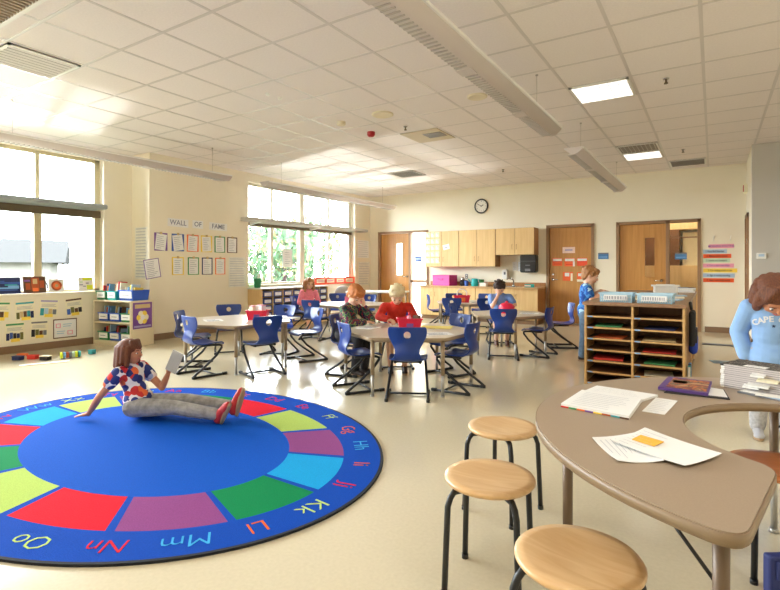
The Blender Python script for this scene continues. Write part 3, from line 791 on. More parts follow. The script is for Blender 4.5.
for i, c in enumerate(('lime', 'skyblue', 'rust', 'grey', 'lgreen', 'lime', 'teal')):
    a = dv*(i/7); b = dv*((i+.86)/7); r = .043
    MB().tube([a, a+(b-a)*.2, a+(b-a)*.8, b], [r*.8, r, r, r*.8], 14).build('ring', C[c], o)
x, y = fl(92, 354); toy('toy_block', 'single teal block on the floor towards the bookcase', 'block', x, y, .07, .07, .06, C['teal'], R(20))
sx0, sy0 = fl(28, 365); sx1, sy1 = fl(61, 362)
b = MB(); b.bx(-.26, .26, -.05, .05, 0, .004, 0); b.bx(-.26, .26, -.056, -.05, 0, .007, 1)
o = b.build('sentence_strip', [M_paper, C['tan']], loc=((sx0+sx1)/2, (sy0+sy1)/2, .0)); o.rotation_euler.z = math.atan2(sy1-sy0, sx1-sx0); tag(o, 'long white paper strip lying on the floor before the toy boxes', 'paper strip')

# ------------------------------------------------------------------ cubby unit under the far window
cu = thing('cubby_unit', 'pale maple cubby unit of blue trays under the tree-facing window', 'cubby unit', (-7.6, 6.93, 0))
CL, CDp, CHt = 2.0, .4, .78; nc = 7
MB().bx(-.2, .2, 0, .02, 0, CHt).build('end_panel', M_maple, cu, bevel=.002); MB().bx(-.2, .2, CL-.02, CL, 0, CHt).build('end_panel', M_maple, cu, bevel=.002)
MB().bx(-.2, .2, -.01, CL+.01, CHt, CHt+.025).build('top', M_white, cu, bevel=.003)
MB().bx(-.2, -.19, .02, CL-.02, 0, CHt).build('back_panel', M_maple, cu); MB().bx(-.19, .2, .02, CL-.02, 0, .06).build('plinth', M_maple, cu)
M_traydk = mat('tray blue dark', (52, 72, 140), .45, var=.04)
for c in range(nc):
    y0 = .02+c*(CL-.04)/nc
    if c: MB().bx(-.19, .2, y0-.008, y0+.008, .06, CHt).build('divider', M_maple, cu)
for c in range(nc):
    for r_ in range(5):
        z = .08+r_*.137; y0 = .02+(c+.5)*(CL-.04)/nc
        o = thing('storage_tray', 'blue white-labelled tray, %s row from top, %s column from the maple end panel' % (('fifth','fourth','third','second','first')[r_], ('first','second','third','fourth','fifth','sixth','seventh')[c]), 'tray', (-7.6, 6.93+y0, z), 0, 'blue trays in the cubby unit')
        MB().bx(-.17, .195, -.115, .115, 0, .105).build('tray_body', M_traydk, o, bevel=.006)
        b = MB(); b.bx(.195, .199, -.085, .085, .02, .085); b.build('tray_label', M_paper, o)
o = thing('desk_bin', 'small green bin with white paper on the cubby top by the window', 'bin', (-7.62, 7.02, CHt+.026))
MB().lathe([(.06, 0), (.085, .19), (.08, .19), (.056, .01), (.0001, .01)], 20, cap=False).build('tub', M_green, o)
MB().bx(-.05, .04, -.002, .002, .02, .28, 0, rotm(R(12), 'Y')).build('paper', M_paper, o)

# ------------------------------------------------------------------ kitchenette on the back wall
YC = 10.55
ct = tag(MB().bx(-5.95, -3.09, YC-.02, YB-.001, .75, .785, 0).build('worktop', M_counter, bevel=.004), 'long tan worktop along the back wall with a sink', 'worktop')
MB().bx(-5.95, -3.1, YB-.02, YB-.001, .785, .875).build('backsplash', M_maplee, ct, bevel=.003)
sk = MB(); sx, sy = -3.82, 10.86
for q in ((sx-.24, sx+.24, sy-.2, sy-.18), (sx-.24, sx+.24, sy+.18, sy+.2), (sx-.24, sx-.22, sy-.2, sy+.2), (sx+.22, sx+.24, sy-.2, sy+.2)): sk.bx(q[0], q[1], q[2], q[3], .78, .792)
sk.bx(sx-.22, sx+.22, sy-.18, sy+.18, .782, .7865); sk.build('sink', M_chrome, ct, bevel=.003)
fa = MB(); fa.lathe([(.03, 0), (.028, .03), (.016, .035), (.015, .12)], 14, c=(sx+.05, sy+.16, .79)); fa.tube([(sx+.05, sy+.16, .9), (sx+.04, sy+.14, .95), (sx-.02, sy+.04, .97), (sx-.05, sy, .95)], .011, 8)
fa.tube([(sx+.05, sy+.16, .92), (sx-.02, sy+.17, .99)], .009, 8); fa.build('faucet', M_chrome, ct)
def pull(o, x, y, z, vert=True):
    h = MB(); L = .05
    h.tube([(x, y, z-L), (x, y-.025, z-L), (x, y-.025, z+L), (x, y, z+L)] if vert else [(x-L, y, z), (x-L, y-.025, z), (x+L, y-.025, z), (x+L, y, z)], .005, 6)
    return h
def cabinet(name, label, x0, x1, y0, y1, z0, z1, nd, hz, endm=None, group=None):
    o = thing(name, label, 'cabinet', ((x0+x1)/2, y1, z0), 0, group); X = (x0+x1)/2
    b = MB(); b.bx(x0-X, x1-X, y0-y1+.02, 0, 0, z1-z0); b.build('body', M_maplee, o, bevel=.002)
    w = (x1-x0)/nd
    for k in range(nd):
        a = x0-X+k*w
        d = MB().bx(a+.004, a+w-.004, y0-y1, y0-y1+.02, .004, z1-z0-.004).build('door', M_maple, o, bevel=.002)
        hx = a+w-.05 if (k % 2 == 0) else a+.05
        pull(o, hx, y0-y1, hz).build('handle', M_maplee, d)
    return o
gc = 'wall cabinets above the worktop'; U = 10.85
cabinet('wall_cabinet', 'tall maple wall cabinet covered with calendar papers', -5.93, -5.04, U, YB-.001, 1.23, 2.08, 2, .18, group=gc)
cabinet('wall_cabinet', 'tall maple wall cabinet with bare doors next to the calendar cabinet', -5.035, -4.14, U, YB-.001, 1.23, 2.08, 2, .18, group=gc)
cabinet('wall_cabinet', 'short maple wall cabinet above the paper towel dispenser', -4.13, -3.26, U, YB-.001, 1.49, 2.08, 2, .18, group=gc)
gb = 'base cabinets under the worktop'
for i, (a, b_, l) in enumerate(((-5.92, -5.2, 'maple base cabinet under the magenta tote'), (-5.195, -4.5, 'maple base cabinet under the teal pots'), (-4.495, -4.12, 'narrow maple base cabinet between teal pots and sink'), (-4.115, -3.1, 'maple sink base cabinet at the worktop end'))):
    cabinet('base_cabinet', l, a, b_, YC+.02, YB-.001, .09, .75, 2 if b_-a > .5 else 1, .5, group=gb)
struct(MB().bx(-5.9, -3.11, YC+.07, YB-.05, 0, .09).build('trim_1', M_base))
MB_ = MB
# calendar papers on the first two doors
rd = random.Random(3)
for r_ in range(5):
    for c in range(3):
        card('calendar_card', 'small pale green and white card on the calendar cabinet, %s row, %s column' % (('top','second','third','fourth','bottom')[r_], ('first','second','third')[c]), 'card', on_back(-5.85+c*.125, U-.0, 2.0-r_*.155, R(rd.uniform(-4, 4))), .105, .13, [(.15,.2,.6,.7,M_paper), (.5,.5,.9,.9,C['lgreen'])], mat('calendar mint', (226, 228, 196), .8), 'calendar cards')
card('paper_cutout', 'white paper cutout on the door beside the calendar cards', 'paper', on_back(-5.36, U, 1.70, .2), .17, .12, [(.2,.3,.7,.5,M_ink)], M_paper)
# towel + soap dispensers, wall papers
o = thing('towel_dispenser', 'black paper towel dispenser on the wall under the short cabinet', 'dispenser', (-3.44, YB-.001, 1.10))
MB().prism([(-.16, 0), (.16, 0), (.18, .03), (.18, .36), (.165, .40), (-.165, .40), (-.18, .36), (-.18, .03)], 0, .2, 0, frame((0, 0, 0), (1,0,0), (0,0,1), (0,-1,0))).build('cover', M_black, o, bevel=.02, seg=3)
MB().bx(-.165, .165, -.212, -.2, .24, .26).build('cover_seam', mat('plastic grey dark', (70, 70, 74), .4), o); MB().bx(-.06, .06, -.21, -.195, .03, .085).build('paper_slot', C['grey'], o, bevel=.006)
MB().bx(-.05, .05, -.208, -.198, .15, .17).build('badge', C['grey'], o)
o = thing('soap_dispenser', 'white soap dispenser on the wall beside the hung papers', 'dispenser', (-4.0, YB-.001, .95))
MB().prism([(-.05, .0), (.05, 0), (.065, .05), (.065, .17), (.04, .22), (-.04, .22), (-.065, .17), (-.065, .05)], 0, .1, 0, frame((0, 0, 0), (1,0,0), (0,0,1), (0,-1,0))).build('housing', M_white, o, bevel=.015, seg=3)
MB().bx(-.02, .02, -.108, -.098, .1, .16).build('window_slot', C['grey'], o, bevel=.004)
card('wall_note', 'white note on the wall, the one nearer the soap dispenser', 'note', on_back(-3.80, YB, 1.24, R(4)), .1, .2, lines(5, .15, .85, .15, .85), M_paper, 'notes by the towel dispenser')
card('wall_note', 'white note on the wall, the one nearer the towel dispenser', 'note', on_back(-3.68, YB, 1.23, R(-3)), .1, .21, lines(5, .15, .85, .15, .85), M_paper, 'notes by the towel dispenser')
# things on the worktop
o = thing('storage_tote', 'magenta fabric storage tote on the worktop', 'tote', (-5.38, 10.82, .786), R(-8))
MB().bx(-.24, .24, -.17, .17, 0, .235).build('tote_body', M_magenta, o, bevel=.012); MB().bx(-.245, .245, -.175, .175, .235, .25).build('lid', M_magenta, o, bevel=.006)
MB().tube([(-.06, -.172, .17), (-.05, -.185, .13), (.05, -.185, .13), (.06, -.172, .17)], .007, 6).build('handle', M_magenta, o)
o = thing('coffee_pot', 'dark pot with silver top on the worktop beside the magenta tote', 'pot', (-4.93, 10.85, .786))
MB().lathe([(.06, 0), (.07, .05), (.06, .12), (.045, .14)], 18).build('pot_body', M_black, o); MB().lathe([(.045, .14), (.05, .16), (.02, .2), (.0001, .2)], 16, cap=False).build('lid', M_chrome, o)
MB().tube([(.06, 0, .03), (.1, 0, .06), (.1, 0, .12), (.055, 0, .13)], .008, 6).build('handle', M_black, o)
o = thing('watering_can', 'teal watering can on the worktop', 'watering can', (-4.62, 10.82, .786), R(-10))
MB().lathe([(.075, 0), (.08, .02), (.075, .15), (.06, .17)], 20).build('can_body', M_teal, o); MB().tube([(-.07, 0, .04), (-.13, 0, .1), (-.17, 0, .16)], [.014, .011, .014], 8).build('spout', M_teal, o)
MB().tube([(.06, 0, .16), (.12, 0, .15), (.13, 0, .08), (.075, 0, .04)], .009, 8).build('handle', M_teal, o)
o = thing('cup', 'dark blue cup on the worktop between pot and watering can', 'cup', (-4.80, 10.76, .786))
MB().lathe([(.04, 0), (.05, .12), (.046, .12), (.036, .01), (.0001, .01)], 18, cap=False).build('cup_body', C['blue'], o)
o = thing('tin', 'small dark green tin on the worktop behind the watering can', 'tin', (-4.48, 10.9, .786))
MB().lathe([(.05, 0), (.05, .13), (.052, .132), (.052, .15), (.0001, .15)], 18, cap=False).build('tin_body', C['green'], o)
o = thing('wipes_tub', 'low white tub on the worktop beside the watering can', 'tub', (-4.36, 10.72, .786))
MB().bx(-.08, .08, -.06, .06, 0, .07).build('tub_body', M_white, o, bevel=.012); MB().bx(-.083, .083, -.063, .063, .07, .08).build('lid', M_white, o, bevel=.003)
o = thing('wooden_tray', 'brown wooden tray on the worktop left of the sink', 'tray', (-4.26, 10.95, .786))
t_ = MB(); t_.bx(-.16, .16, -.1, .1, 0, .01)
for q in ((-.16, .16, -.1, -.09), (-.16, .16, .09, .1), (-.16, -.15, -.1, .1), (.15, .16, -.1, .1)): t_.bx(q[0], q[1], q[2], q[3], 0, .09)
t_.build('tray_body', M_maplee, o, bevel=.002)
o = thing('tissue_box', 'small teal and white box at the worktop end', 'box', (-3.32, 10.72, .786), R(15))
MB().bx(-.1, .1, -.055, .055, 0, .07).build('carton', M_teal, o, bevel=.003); MB().bx(-.101, .03, -.0555, .0555, .02, .05).build('white_band', M_white, o); 
o = thing('wall_outlet', 'grey outlet on the wall above the magenta tote', 'outlet', (-4.98, YB-.001, 1.0))
MB().bx(-.035, .035, -.006, 0, -.055, .055).build('plate', C['grey'], o, bevel=.004); MB().bx(-.015, .015, -.009, -.005, .012, .036).bx(-.015, .015, -.009, -.005, -.036, -.012).build('socket', M_white, o)
# clock
o = thing('wall_clock', 'round black rimmed wall clock above the cabinets', 'clock', (-4.6, YB-.001, 2.655))
Mc = frame((0, 0, 0), (1,0,0), (0,0,1), (0,-1,0))
MB().lathe([(.17, 0), (.175, .02), (.165, .035), (.145, .035), (.142, .02)], 36, M=Mc, cap=False).build('rim', M_black, o)
d = MB(); d.lathe([(.145, .018), (.0001, .018)], 36, M=Mc, cap=False); d.build('dial', M_white, o)
d = MB()
for k in range(12):
    a = k*PI/6; text_mb(d, str(12 if k == 0 else k), .032, 0, Mc @ Matrix.Translation((.115*math.sin(a), .115*math.cos(a), .0195)))
d.build('numerals', M_dark, o)
for L, wd, a in ((.06, .007, R(-60)), (.095, .005, R(60))):
    MB().bx(-wd, wd, -.015, L, .021, .023, 0, Mc @ rotm(a, 'Z')).build('hand', M_dark, o)
# papers on the middle door
yD = YB+.0345
def dpaper(x, z, w, h, pat, m, label): card('door_notice', label, 'notice', on_back(x, yD, z), w, h, pat, m, 'notices on the middle door')
dpaper(-2.62, 1.585, .26, .13, [(.2,.4,.8,.62,C['lav'])], mat('paper pinkish', (248, 222, 214)), 'pale notice at the top of the middle wooden door')
on = [(.05,.62,.95,.92,M_paper), (.12,.2,.85,.3,C['red'])]
dpaper(-2.86, 1.33, .21, .17, on, M_orange, 'orange notice with white heading, middle row, handle side of the door')
dpaper(-2.60, 1.325, .22, .18, on+[(.8,.0,.98,.6,M_paper)], M_orange, 'orange notice with white flap in the centre of the middle row on the door')
dpaper(-2.345, 1.33, .21, .17, [(.05,.62,.95,.92,M_paper)], mat('paper red orange', (240, 84, 48)), 'reddish orange notice, middle row, hinge side of the door')
dpaper(-2.64, 1.02, .21, .19, [(.2,.5,.65,.9,M_paper), (.78,.0,.98,.85,C['cream'])], M_orange, 'orange notice in the bottom row under the centre notice on the door')
dpaper(-2.34, 1.01, .22, .20, [(.1,.58,.9,.88,M_paper), (.0,.0,1,.25,C['cream'])], M_orange, 'orange notice in the bottom row half hidden by the standing boy')
def plate_sign(x, y, z, label):
    o = card('door_sign', label, 'sign', on_back(x, y, z), .2, .13, [(0,.78,1,1,C['grey']), (.1,.25,.9,.4,C['skyblue'])], mat('sign blue', (74, 126, 176), .5), 'blue room signs', th=.008); return o
plate_sign(-1.92, YB, 1.45, 'blue room sign on the wall between the two wooden doors')
plate_sign(-.53, YB+.0445, 1.43, 'blue room sign on the glass beside the rightmost wooden door')
card('door_sign', 'grey blue sign on the sidelight glass of the far corner door', 'sign', on_back(-6.33, YB+.0445, 1.43), .2, .13, [(.1,.3,.9,.7,C['lblue'])], C['blue'], 'blue room signs', th=.006)
# routine strips
st = [('MORNING ROUTINE:', .12, 1.605, .39, 'pink'), ('1. Read Bell Number', .02, 1.508, .375, 'lblue'), ('2. Make a lunch choice', .055, 1.422, .44, 'orange'), ('3. Unpack your backpack', .045, 1.34, .42, 'lgreen'),
      ('4. Turn in take home folder', .075, 1.245, .48, 'pink'), ('5. Put reading books in bin', .1, 1.155, .53, 'yellow'), ('6. Sign in during morning', .08, 1.062, .495, 'lblue'), ('7. Start morning work', .075, .972, .48, 'orange')]
names = ['pink title strip at the top of the routine list', 'first pale blue strip of the routine list', 'upper orange strip of the routine list', 'pale green strip of the routine list', 'pink numbered strip of the routine list', 'yellow strip of the routine list', 'lower pale blue strip of the routine list', 'orange strip at the bottom of the routine list']
for (t, x, z, w, c), l in zip(st, names):
    mm = C[c] if c != 'orange' else mat('strip orange', (232, 92, 40), .8)
    o = card('sentence_strip', l+' on the back wall', 'strip', on_back(x, YB, z), w, .074, [], mm, 'routine strips on the wall', text=[])
    tb = MB(); text_mb(tb, t, .05, 0, Matrix.Translation((0, 0, .0036)), sx=min(1, w*.92/(len(t)*.026))); tb.build('lettering', C['black'] if c != 'pink' else C['purple'], o, fix=False)
for x in (-.0, .26):
    tag(MB().tube([(x, YB-.012, 1.70), (x+.005, YB-.018, 1.74), (x+.01, YB-.008, 1.80)], .006, 6).build('wall_hook', M_white), 'small white hook above the routine list, %s' % ('over the title start' if x < .1 else 'over the title end'), 'hook', 'hooks above the routine list')
# box for a likely exit sign on the side wall, thermostat on the grey wall
o = thing('exit_sign_box', 'small white and red exit sign box high on the side wall near the ceiling', 'alarm', (.5, 10.9, 2.6))
MB().bx(-.05, 0, -.12, .12, -.075, .075).build('housing', C['cream'], o, bevel=.006); MB().bx(-.062, -.05, -.1, .02, -.055, .055).build('red_lens', mat('lens red', (190, 70, 60), .4), o, bevel=.004)
o = thing('thermostat', 'white thermostat box on the grey wall', 'thermostat', (.615, 9.55, 1.385))
MB().bx(-.06, .06, -.028, 0, -.045, .045).build('housing', M_white, o, bevel=.006); MB().bx(-.035, .035, -.03, -.027, -.01, .025).build('display', C['lblue'], o)
o = thing('light_switch', 'white light switch on the side wall beside the edge-on door', 'switch', (.5, 10.0, 1.3))
MB().bx(-.008, 0, -.04, .04, -.06, .06).build('plate', M_white, o, bevel=.003); MB().bx(-.014, -.007, -.01, .01, -.02, .02).build('toggle', M_white, o)

# ------------------------------------------------------------------ alphabet rug
def rug_mat(n, c):
    return mat('rug pile '+n, c, .95, var=.10, scale=160, bump=.25, spec=.1)
RM = [rug_mat('royal blue', (8, 84, 192)), rug_mat('green', (8, 132, 78)), rug_mat('cyan', (22, 160, 224)), rug_mat('violet', (142, 72, 134)),
      rug_mat('light green', (176, 202, 100)), rug_mat('red', (214, 22, 44)), rug_mat('rim blue', (10, 72, 178)), mat('rug binding black', (18, 20, 28), .9),
      rug_mat('letter orange', (232, 104, 44)), rug_mat('letter cyan', (70, 176, 232)), rug_mat('letter red', (214, 38, 56)), rug_mat('letter lime', (196, 224, 120))]
AX, BY = 1.732, 1.331
rg = MB()
def ringpt(k, t):   # k: 0 centre .. 4 edge
    ra = (0, 1.105, 1.495, 1.715, AX)[k]; rb = (0, .745, 1.055, 1.314, BY)[k]
    return (ra*math.cos(t), rb*math.sin(t))
segc = [2, 3, 4, 5, 1, 3, 4, 2, 5, 1, 4, 5, 3, 1]
a0 = R(6.4); seg = 2*PI/14; gap = R(1.0); NS = 10
Z = .011
angs = []
for k in range(14):
    s = a0+k*seg
    angs.append((s-gap, None)); 
    for i in range(NS+1):
        angs.append((s+gap+(seg-2*gap)*i/NS, segc[k] if i < NS else None))
N = len(angs)
vs = [(0, 0, Z)]
for k in (1, 2, 3, 4):
    for t, _ in angs: x, y = ringpt(k, t); vs.append((x, y, Z))
for t, _ in angs: x, y = ringpt(4, t); vs.append((x*1.001, y*1.001, 0))
fs = []; ms = []
for j in range(N):
    j2 = (j+1) % N; I = lambda k, q: 1+(k-1)*N+q
    fs.append((0, I(1, j), I(1, j2))); ms.append(0)
    fs.append((I(1, j), I(2, j), I(2, j2), I(1, j2))); ms.append(angs[j][1] if angs[j][1] else 6)
    fs.append((I(2, j), I(3, j), I(3, j2), I(2, j2))); ms.append(6)
    fs.append((I(3, j), I(4, j), I(4, j2), I(3, j2))); ms.append(7)
    fs.append((I(4, j), I(5, j), I(5, j2), I(4, j2))); ms.append(7)
rg.v = vs; rg.f = fs; rg.m = ms; rg.sm = [False]*len(fs)
lc = [10, 9, 8, 10, 10, 11, 8, 9, 8, 10, 11, 8, 9, 10, 11, 8, 9, 10, 11, 8, 9, 10, 9, 11, 10, 11]
for i in range(26):
    t = R(138.5-13.95*i)
    ch = chr(65+i); x, y = AX*.925*math.cos(t), BY*.895*math.sin(t)
    nx, ny = x/AX**2, y/BY**2; a = math.atan2(ny, nx)-PI/2
    text_mb(rg, ch+ch.lower(), .145, lc[i], Matrix.Translation((x, y, Z+.001)) @ rotm(a, 'Z'), ext=.0008, off=-.012)
o = rg.build('alphabet_rug', RM, loc=(-3.2745, 2.0846, .001), fix=False); o.rotation_euler.z = R(-5.65)
tag(o, 'oval blue alphabet rug with coloured ring of blocks', 'rug')

# ------------------------------------------------------------------ chairs
def make_chair(label, group):
    root = thing('classroom_chair', label, 'chair', (0,0,0), 0, group)
    st = [(.185,.338,.140), (.175,.352,.165), (.14,.362,.176), (.09,.361,.180), (.03,.356,.180), (-.04,.352,.176), (-.09,.352,.163), (-.13,.358,.150), (-.160,.374,.132), (-.180,.40,.117),
          (-.188,.43,.110), (-.186,.46,.113), (-.180,.49,.124), (-.176,.515,.138), (-.175,.54,.150), (-.177,.562,.163), (-.180,.585,.171), (-.184,.607,.175), (-.188,.628,.176), (-.192,.648,.174), (-.195,.66,.170), (-.197,.669,.158)]
    n = 22; b = bmesh.new(); rows = []
    for (y, z, w) in st:
        row = []
        for j in range(n+1):
            u = -1+2*j/n
            # cupping: seat dips, back curves forward at the edges
            up = max(0, min(1, (z-.38)/.1)) if y < -.1 else 0
            dz = (.014*u*u-.004)*(1-up); dy = .034*u*u*up
            if y > .16: dz -= .010*u*u
            row.append(b.verts.new((u*w, y+dy, z+dz)))
        rows.append(row)
    for i in range(len(st)-1):
        for j in range(n): b.faces.new((rows[i][j], rows[i][j+1], rows[i+1][j+1], rows[i+1][j]))
    hc = .597; hr = .033
    dead = [f for f in b.faces if f.calc_center_median().y < -.1 and math.hypot(f.calc_center_median().x, f.calc_center_median().z-hc) < hr*.92]
    bmesh.ops.delete(b, geom=dead, context='FACES')
    for v in b.verts:
        if v.is_boundary and v.co.y < -.1 and math.hypot(v.co.x, v.co.z-hc) < hr*1.7 and v.co.z < .655:
            d = Vector((v.co.x, v.co.z-hc)); d = d.normalized()*hr
            v.co.x = d.x; v.co.z = hc+d.y
    bmesh.ops.recalc_face_normals(b, faces=b.faces)
    me = bpy.data.meshes.new('shell'); b.to_mesh(me); b.free(); me.materials.append(M_blue)
    for p in me.polygons: p.use_smooth = True
    sh = bpy.data.objects.new('shell', me); COL.objects.link(sh); sh.parent = root
    md = sh.modifiers.new('thick', 'SOLIDIFY'); md.thickness = .010; md.offset = 0
    md = sh.modifiers.new('round', 'BEVEL'); md.width = .003; md.segments = 2; md.limit_method = 'ANGLE'; md.angle_limit = R(50)
    for s in (-1, 1):
        pts = [(s*.115,-.09,.336), (s*.125,.04,.338), (s*.145,.125,.336), (s*.155,.150,.325), (s*.16,.148,.305), (s*.168,.08,.225), (s*.178,-.05,.125), (s*.186,-.17,.045), (s*.187,-.198,.022), (s*.187,-.19,.0125), (s*.187,-.165,.0125), (s*.187,.17,.0125)]
        lg = MB().tube(pts, .0132, 8).build('leg', M_tubeb, root)
        for (y0, y1) in ((-.212, -.16), (.14, .195)):
            MB().bx(s*.187-.016, s*.187+.016, y0, y1, .0, .03).build('foot_cap', M_black, lg, bevel=.006)
    MB().tube([(-.187, .07, .014), (.187, .07, .014)], .010, 8).build('crossbar', M_tubeb, root)
    MB().tube([(-.12, -.06, .336), (.12, -.06, .336)], .010, 8).build('seat_bar', M_tubeb, root)
    return root
G1, G2, G3, G4, G5, G6 = ('chairs around the table by the word wall', 'chairs around the middle table', 'chairs around the table by the standing boy', 'chairs around the table by the worktop', 'chairs around the table under the far window', 'chairs by the corner door')
chairs = [
 (-5.44, 3.95, 35, 'blue chair nearest the bookcase, behind another profile chair at the word wall table', G1),
 (-4.86, 3.66, 80, 'blue profile chair at the word wall table nearest the girl on the rug', G1),
 (-4.31, 4.04, 160, 'blue chair with its back to the camera before the red caddy by the word wall', G1),
 (-4.50, 4.99, -112, 'blue chair at the table by the word wall pulled out towards the plaid boy', G1),
 (-5.12, 5.12, -75, 'blue chair on the far side of the word wall table before the cubby trays', G1),
 (-5.82, 4.83, -38, 'dark blue chair facing the camera between the word wall and its table', G1),
 (-2.97, 4.06, 58, 'empty blue chair in profile at the middle table right beside the plaid boy', G2),
 (-3.50, 4.60, 10, 'blue chair the plaid shirted boy sits on', G2),
 (-2.40, 4.06, 118, 'large blue chair at the middle table, back square to the camera', G2),
 (-2.13, 4.57, 180, 'dark blue chair in profile at the middle table on the worktop boy side', G2),
 (-2.52, 5.20, -112, 'bright blue chair behind the yellow paper on the middle table', G2),
 (-3.24, 5.20, -54, 'blue chair the blond boy in red sits on', G2),
 (-2.37, 6.50, 112, 'blue chair with back to the camera before the round red caddy', G3),
 (-2.03, 6.95, 178, 'dark blue chair in profile facing the table with the round red caddy', G3),
 (-1.96, 7.88, 207, 'light blue chair turned to the camera beside the honey door with orange notices', G3),
 (-2.89, 7.78, -62, 'blue chair the boy in the light blue T-shirt sits on', G3),
 (-3.14, 6.90, 8, 'pale lit blue chair just above the bright chair of the middle table', G3),
 (-3.98, 8.30, 112, 'blue chair with its back to the camera before the table by the worktop', G4),
 (-3.50, 8.52, 140, 'dark blue chair directly beside the elbow of the boy in light blue', G4),
 (-4.50, 9.50, -58, 'dark blue chair beyond the worktop table, below the magenta tote', G4),
 (-4.66, 9.00, 33, 'blue chair in clean side profile against the maple base cabinets', G4),
 (-3.98, 9.72, -95, 'blue chair beyond the red handled caddy, right under the worktop', G4),
 (-6.62, 7.22, 5, 'blue chair the girl in pink sits on', G5),
 (-5.66, 6.50, 100, 'blue chair with back to the camera in front of the girl in pink', G5),
 (-6.55, 8.22, -50, 'dark blue chair beyond the pink caddy, under the grey office chair', G5),
 (-5.82, 8.18, -80, 'light blue chair beyond the pink caddy table, between the two boys heads', G5),
]
first = None
for (x, y, a, l, g) in chairs:
    if first is None:
        first = make_chair(l, g); first.location = (x, y, 0); first.rotation_euler.z = R(a-90)
    else: dup(first, (x, y, 0), R(a-90), l, g)

# ------------------------------------------------------------------ classroom tables
def rounded_poly(pts, r, n=4):
    out = []; k = len(pts)
    for i in range(k):
        p = Vector(pts[i]); a = (Vector(pts[i-1])-p).normalized(); b = (Vector(pts[(i+1) % k])-p).normalized()
        ang = a.angle(b); d = r/math.tan(ang/2)
        s = p+a*d; e = p+b*d
        for j in range(n+1):
            t = j/n; q = s*(1-t)**2+p*2*t*(1-t)+e*t*t
            out.append((q.x, q.y))
    return out
def make_table(label, x, y, rot, Rr=.72, zt=.556):
    o = thing('classroom_table', label, 'table', (x, y, 0), R(rot), 'hexagonal classroom tables')
    pts = [(Rr*math.cos(k*PI/3), Rr*math.sin(k*PI/3)) for k in range(6)]
    MB().prism(rounded_poly(pts, .07), zt-.004, zt, 0).prism(rounded_poly([(a*.997, b*.997) for a, b in pts], .07), zt-.026, zt-.004, 1).build('tabletop', [M_ttop, M_tedge], o)
    ap = MB()
    pi = [(a*.91, b*.91) for a, b in pts]
    for i in range(6):
        p, q = Vector(pi[i]+(0,)), Vector(pi[(i+1) % 6]+(0,)); mid = (p+q)/2; L = (q-p).length; a = math.atan2((q-p).y, (q-p).x)
        ap.bx(-L/2, L/2, -.008, .008, zt-.05, zt-.026, 0, Matrix.Translation((mid.x, mid.y, 0)) @ rotm(a, 'Z'))
    ap.build('apron', M_tleg, o)
    for (a, b) in pi:
        l = MB().lathe([(.0195, .20), (.0195, zt-.027)], 12, c=(a, b, 0)).build('leg', M_tleg, o)
        MB().lathe([(.0145, .012), (.0145, .205)], 12, c=(a, b, 0)).lathe([(.02, 0), (.02, .012)], 12, c=(a, b, 0)).build('leg_insert', M_insert, l)
    return o
make_table('hexagonal table by the word wall with a red caddy and papers', -5.0, 4.28, 18)
make_table('hexagonal middle table where the plaid boy and the blond boy sit', -2.69, 4.55, 30)
make_table('hexagonal table with round red caddy and the boy in light blue', -2.47, 6.98, 0, .58)
make_table('hexagonal table with red handled caddy near the worktop', -3.95, 8.85, 0, .62)
make_table('hexagonal table under the far window with the pink caddy', -5.50, 7.35, -8, .70)
o = thing('side_table', 'plain white table far back by the corner door', 'table', (-6.15, 9.1, 0), R(20))
MB().prism(rounded_poly([(-.65,-.3),(.65,-.3),(.65,.3),(-.65,.3)], .04), .67, .70).build('tabletop', M_white, o)
for sx in (-.58, .58):
    for sy in (-.24, .24): MB().lathe([(.016, 0), (.018, .67)], 10, c=(sx, sy, 0)).build('leg', M_tleg, o)
o = thing('office_chair', 'grey domed office chair behind the white table', 'chair', (-7.12, 9.15, 0), R(-140))
b = MB(); b.ell((0, -.22, .60), (.20, .05, .19), 18); b.build('backrest', M_grille, o)
MB().ell((0, 0, .45), (.25, .25, .05), 18).build('seat', C['grey'], o); MB().lathe([(.03, .08), (.03, .42)], 12).build('gas_post', M_black, o)
MB().tube([(0, -.05, .42), (0, -.25, .44), (0, -.26, .7)], .018, 8).build('back_bar', M_black, o)
for k in range(5):
    a = k*2*PI/5; l = MB().tube([(0, 0, .1), (.26*math.cos(a), .26*math.sin(a), .065)], [.03, .018], 8).build('leg', M_black, o)
    MB().lathe([(.025, -.012), (.025, .012)], 12, M=Matrix.Translation((.26*math.cos(a), .26*math.sin(a), .027)) @ rotm(PI/2, 'X')).build('caster', M_black, l)

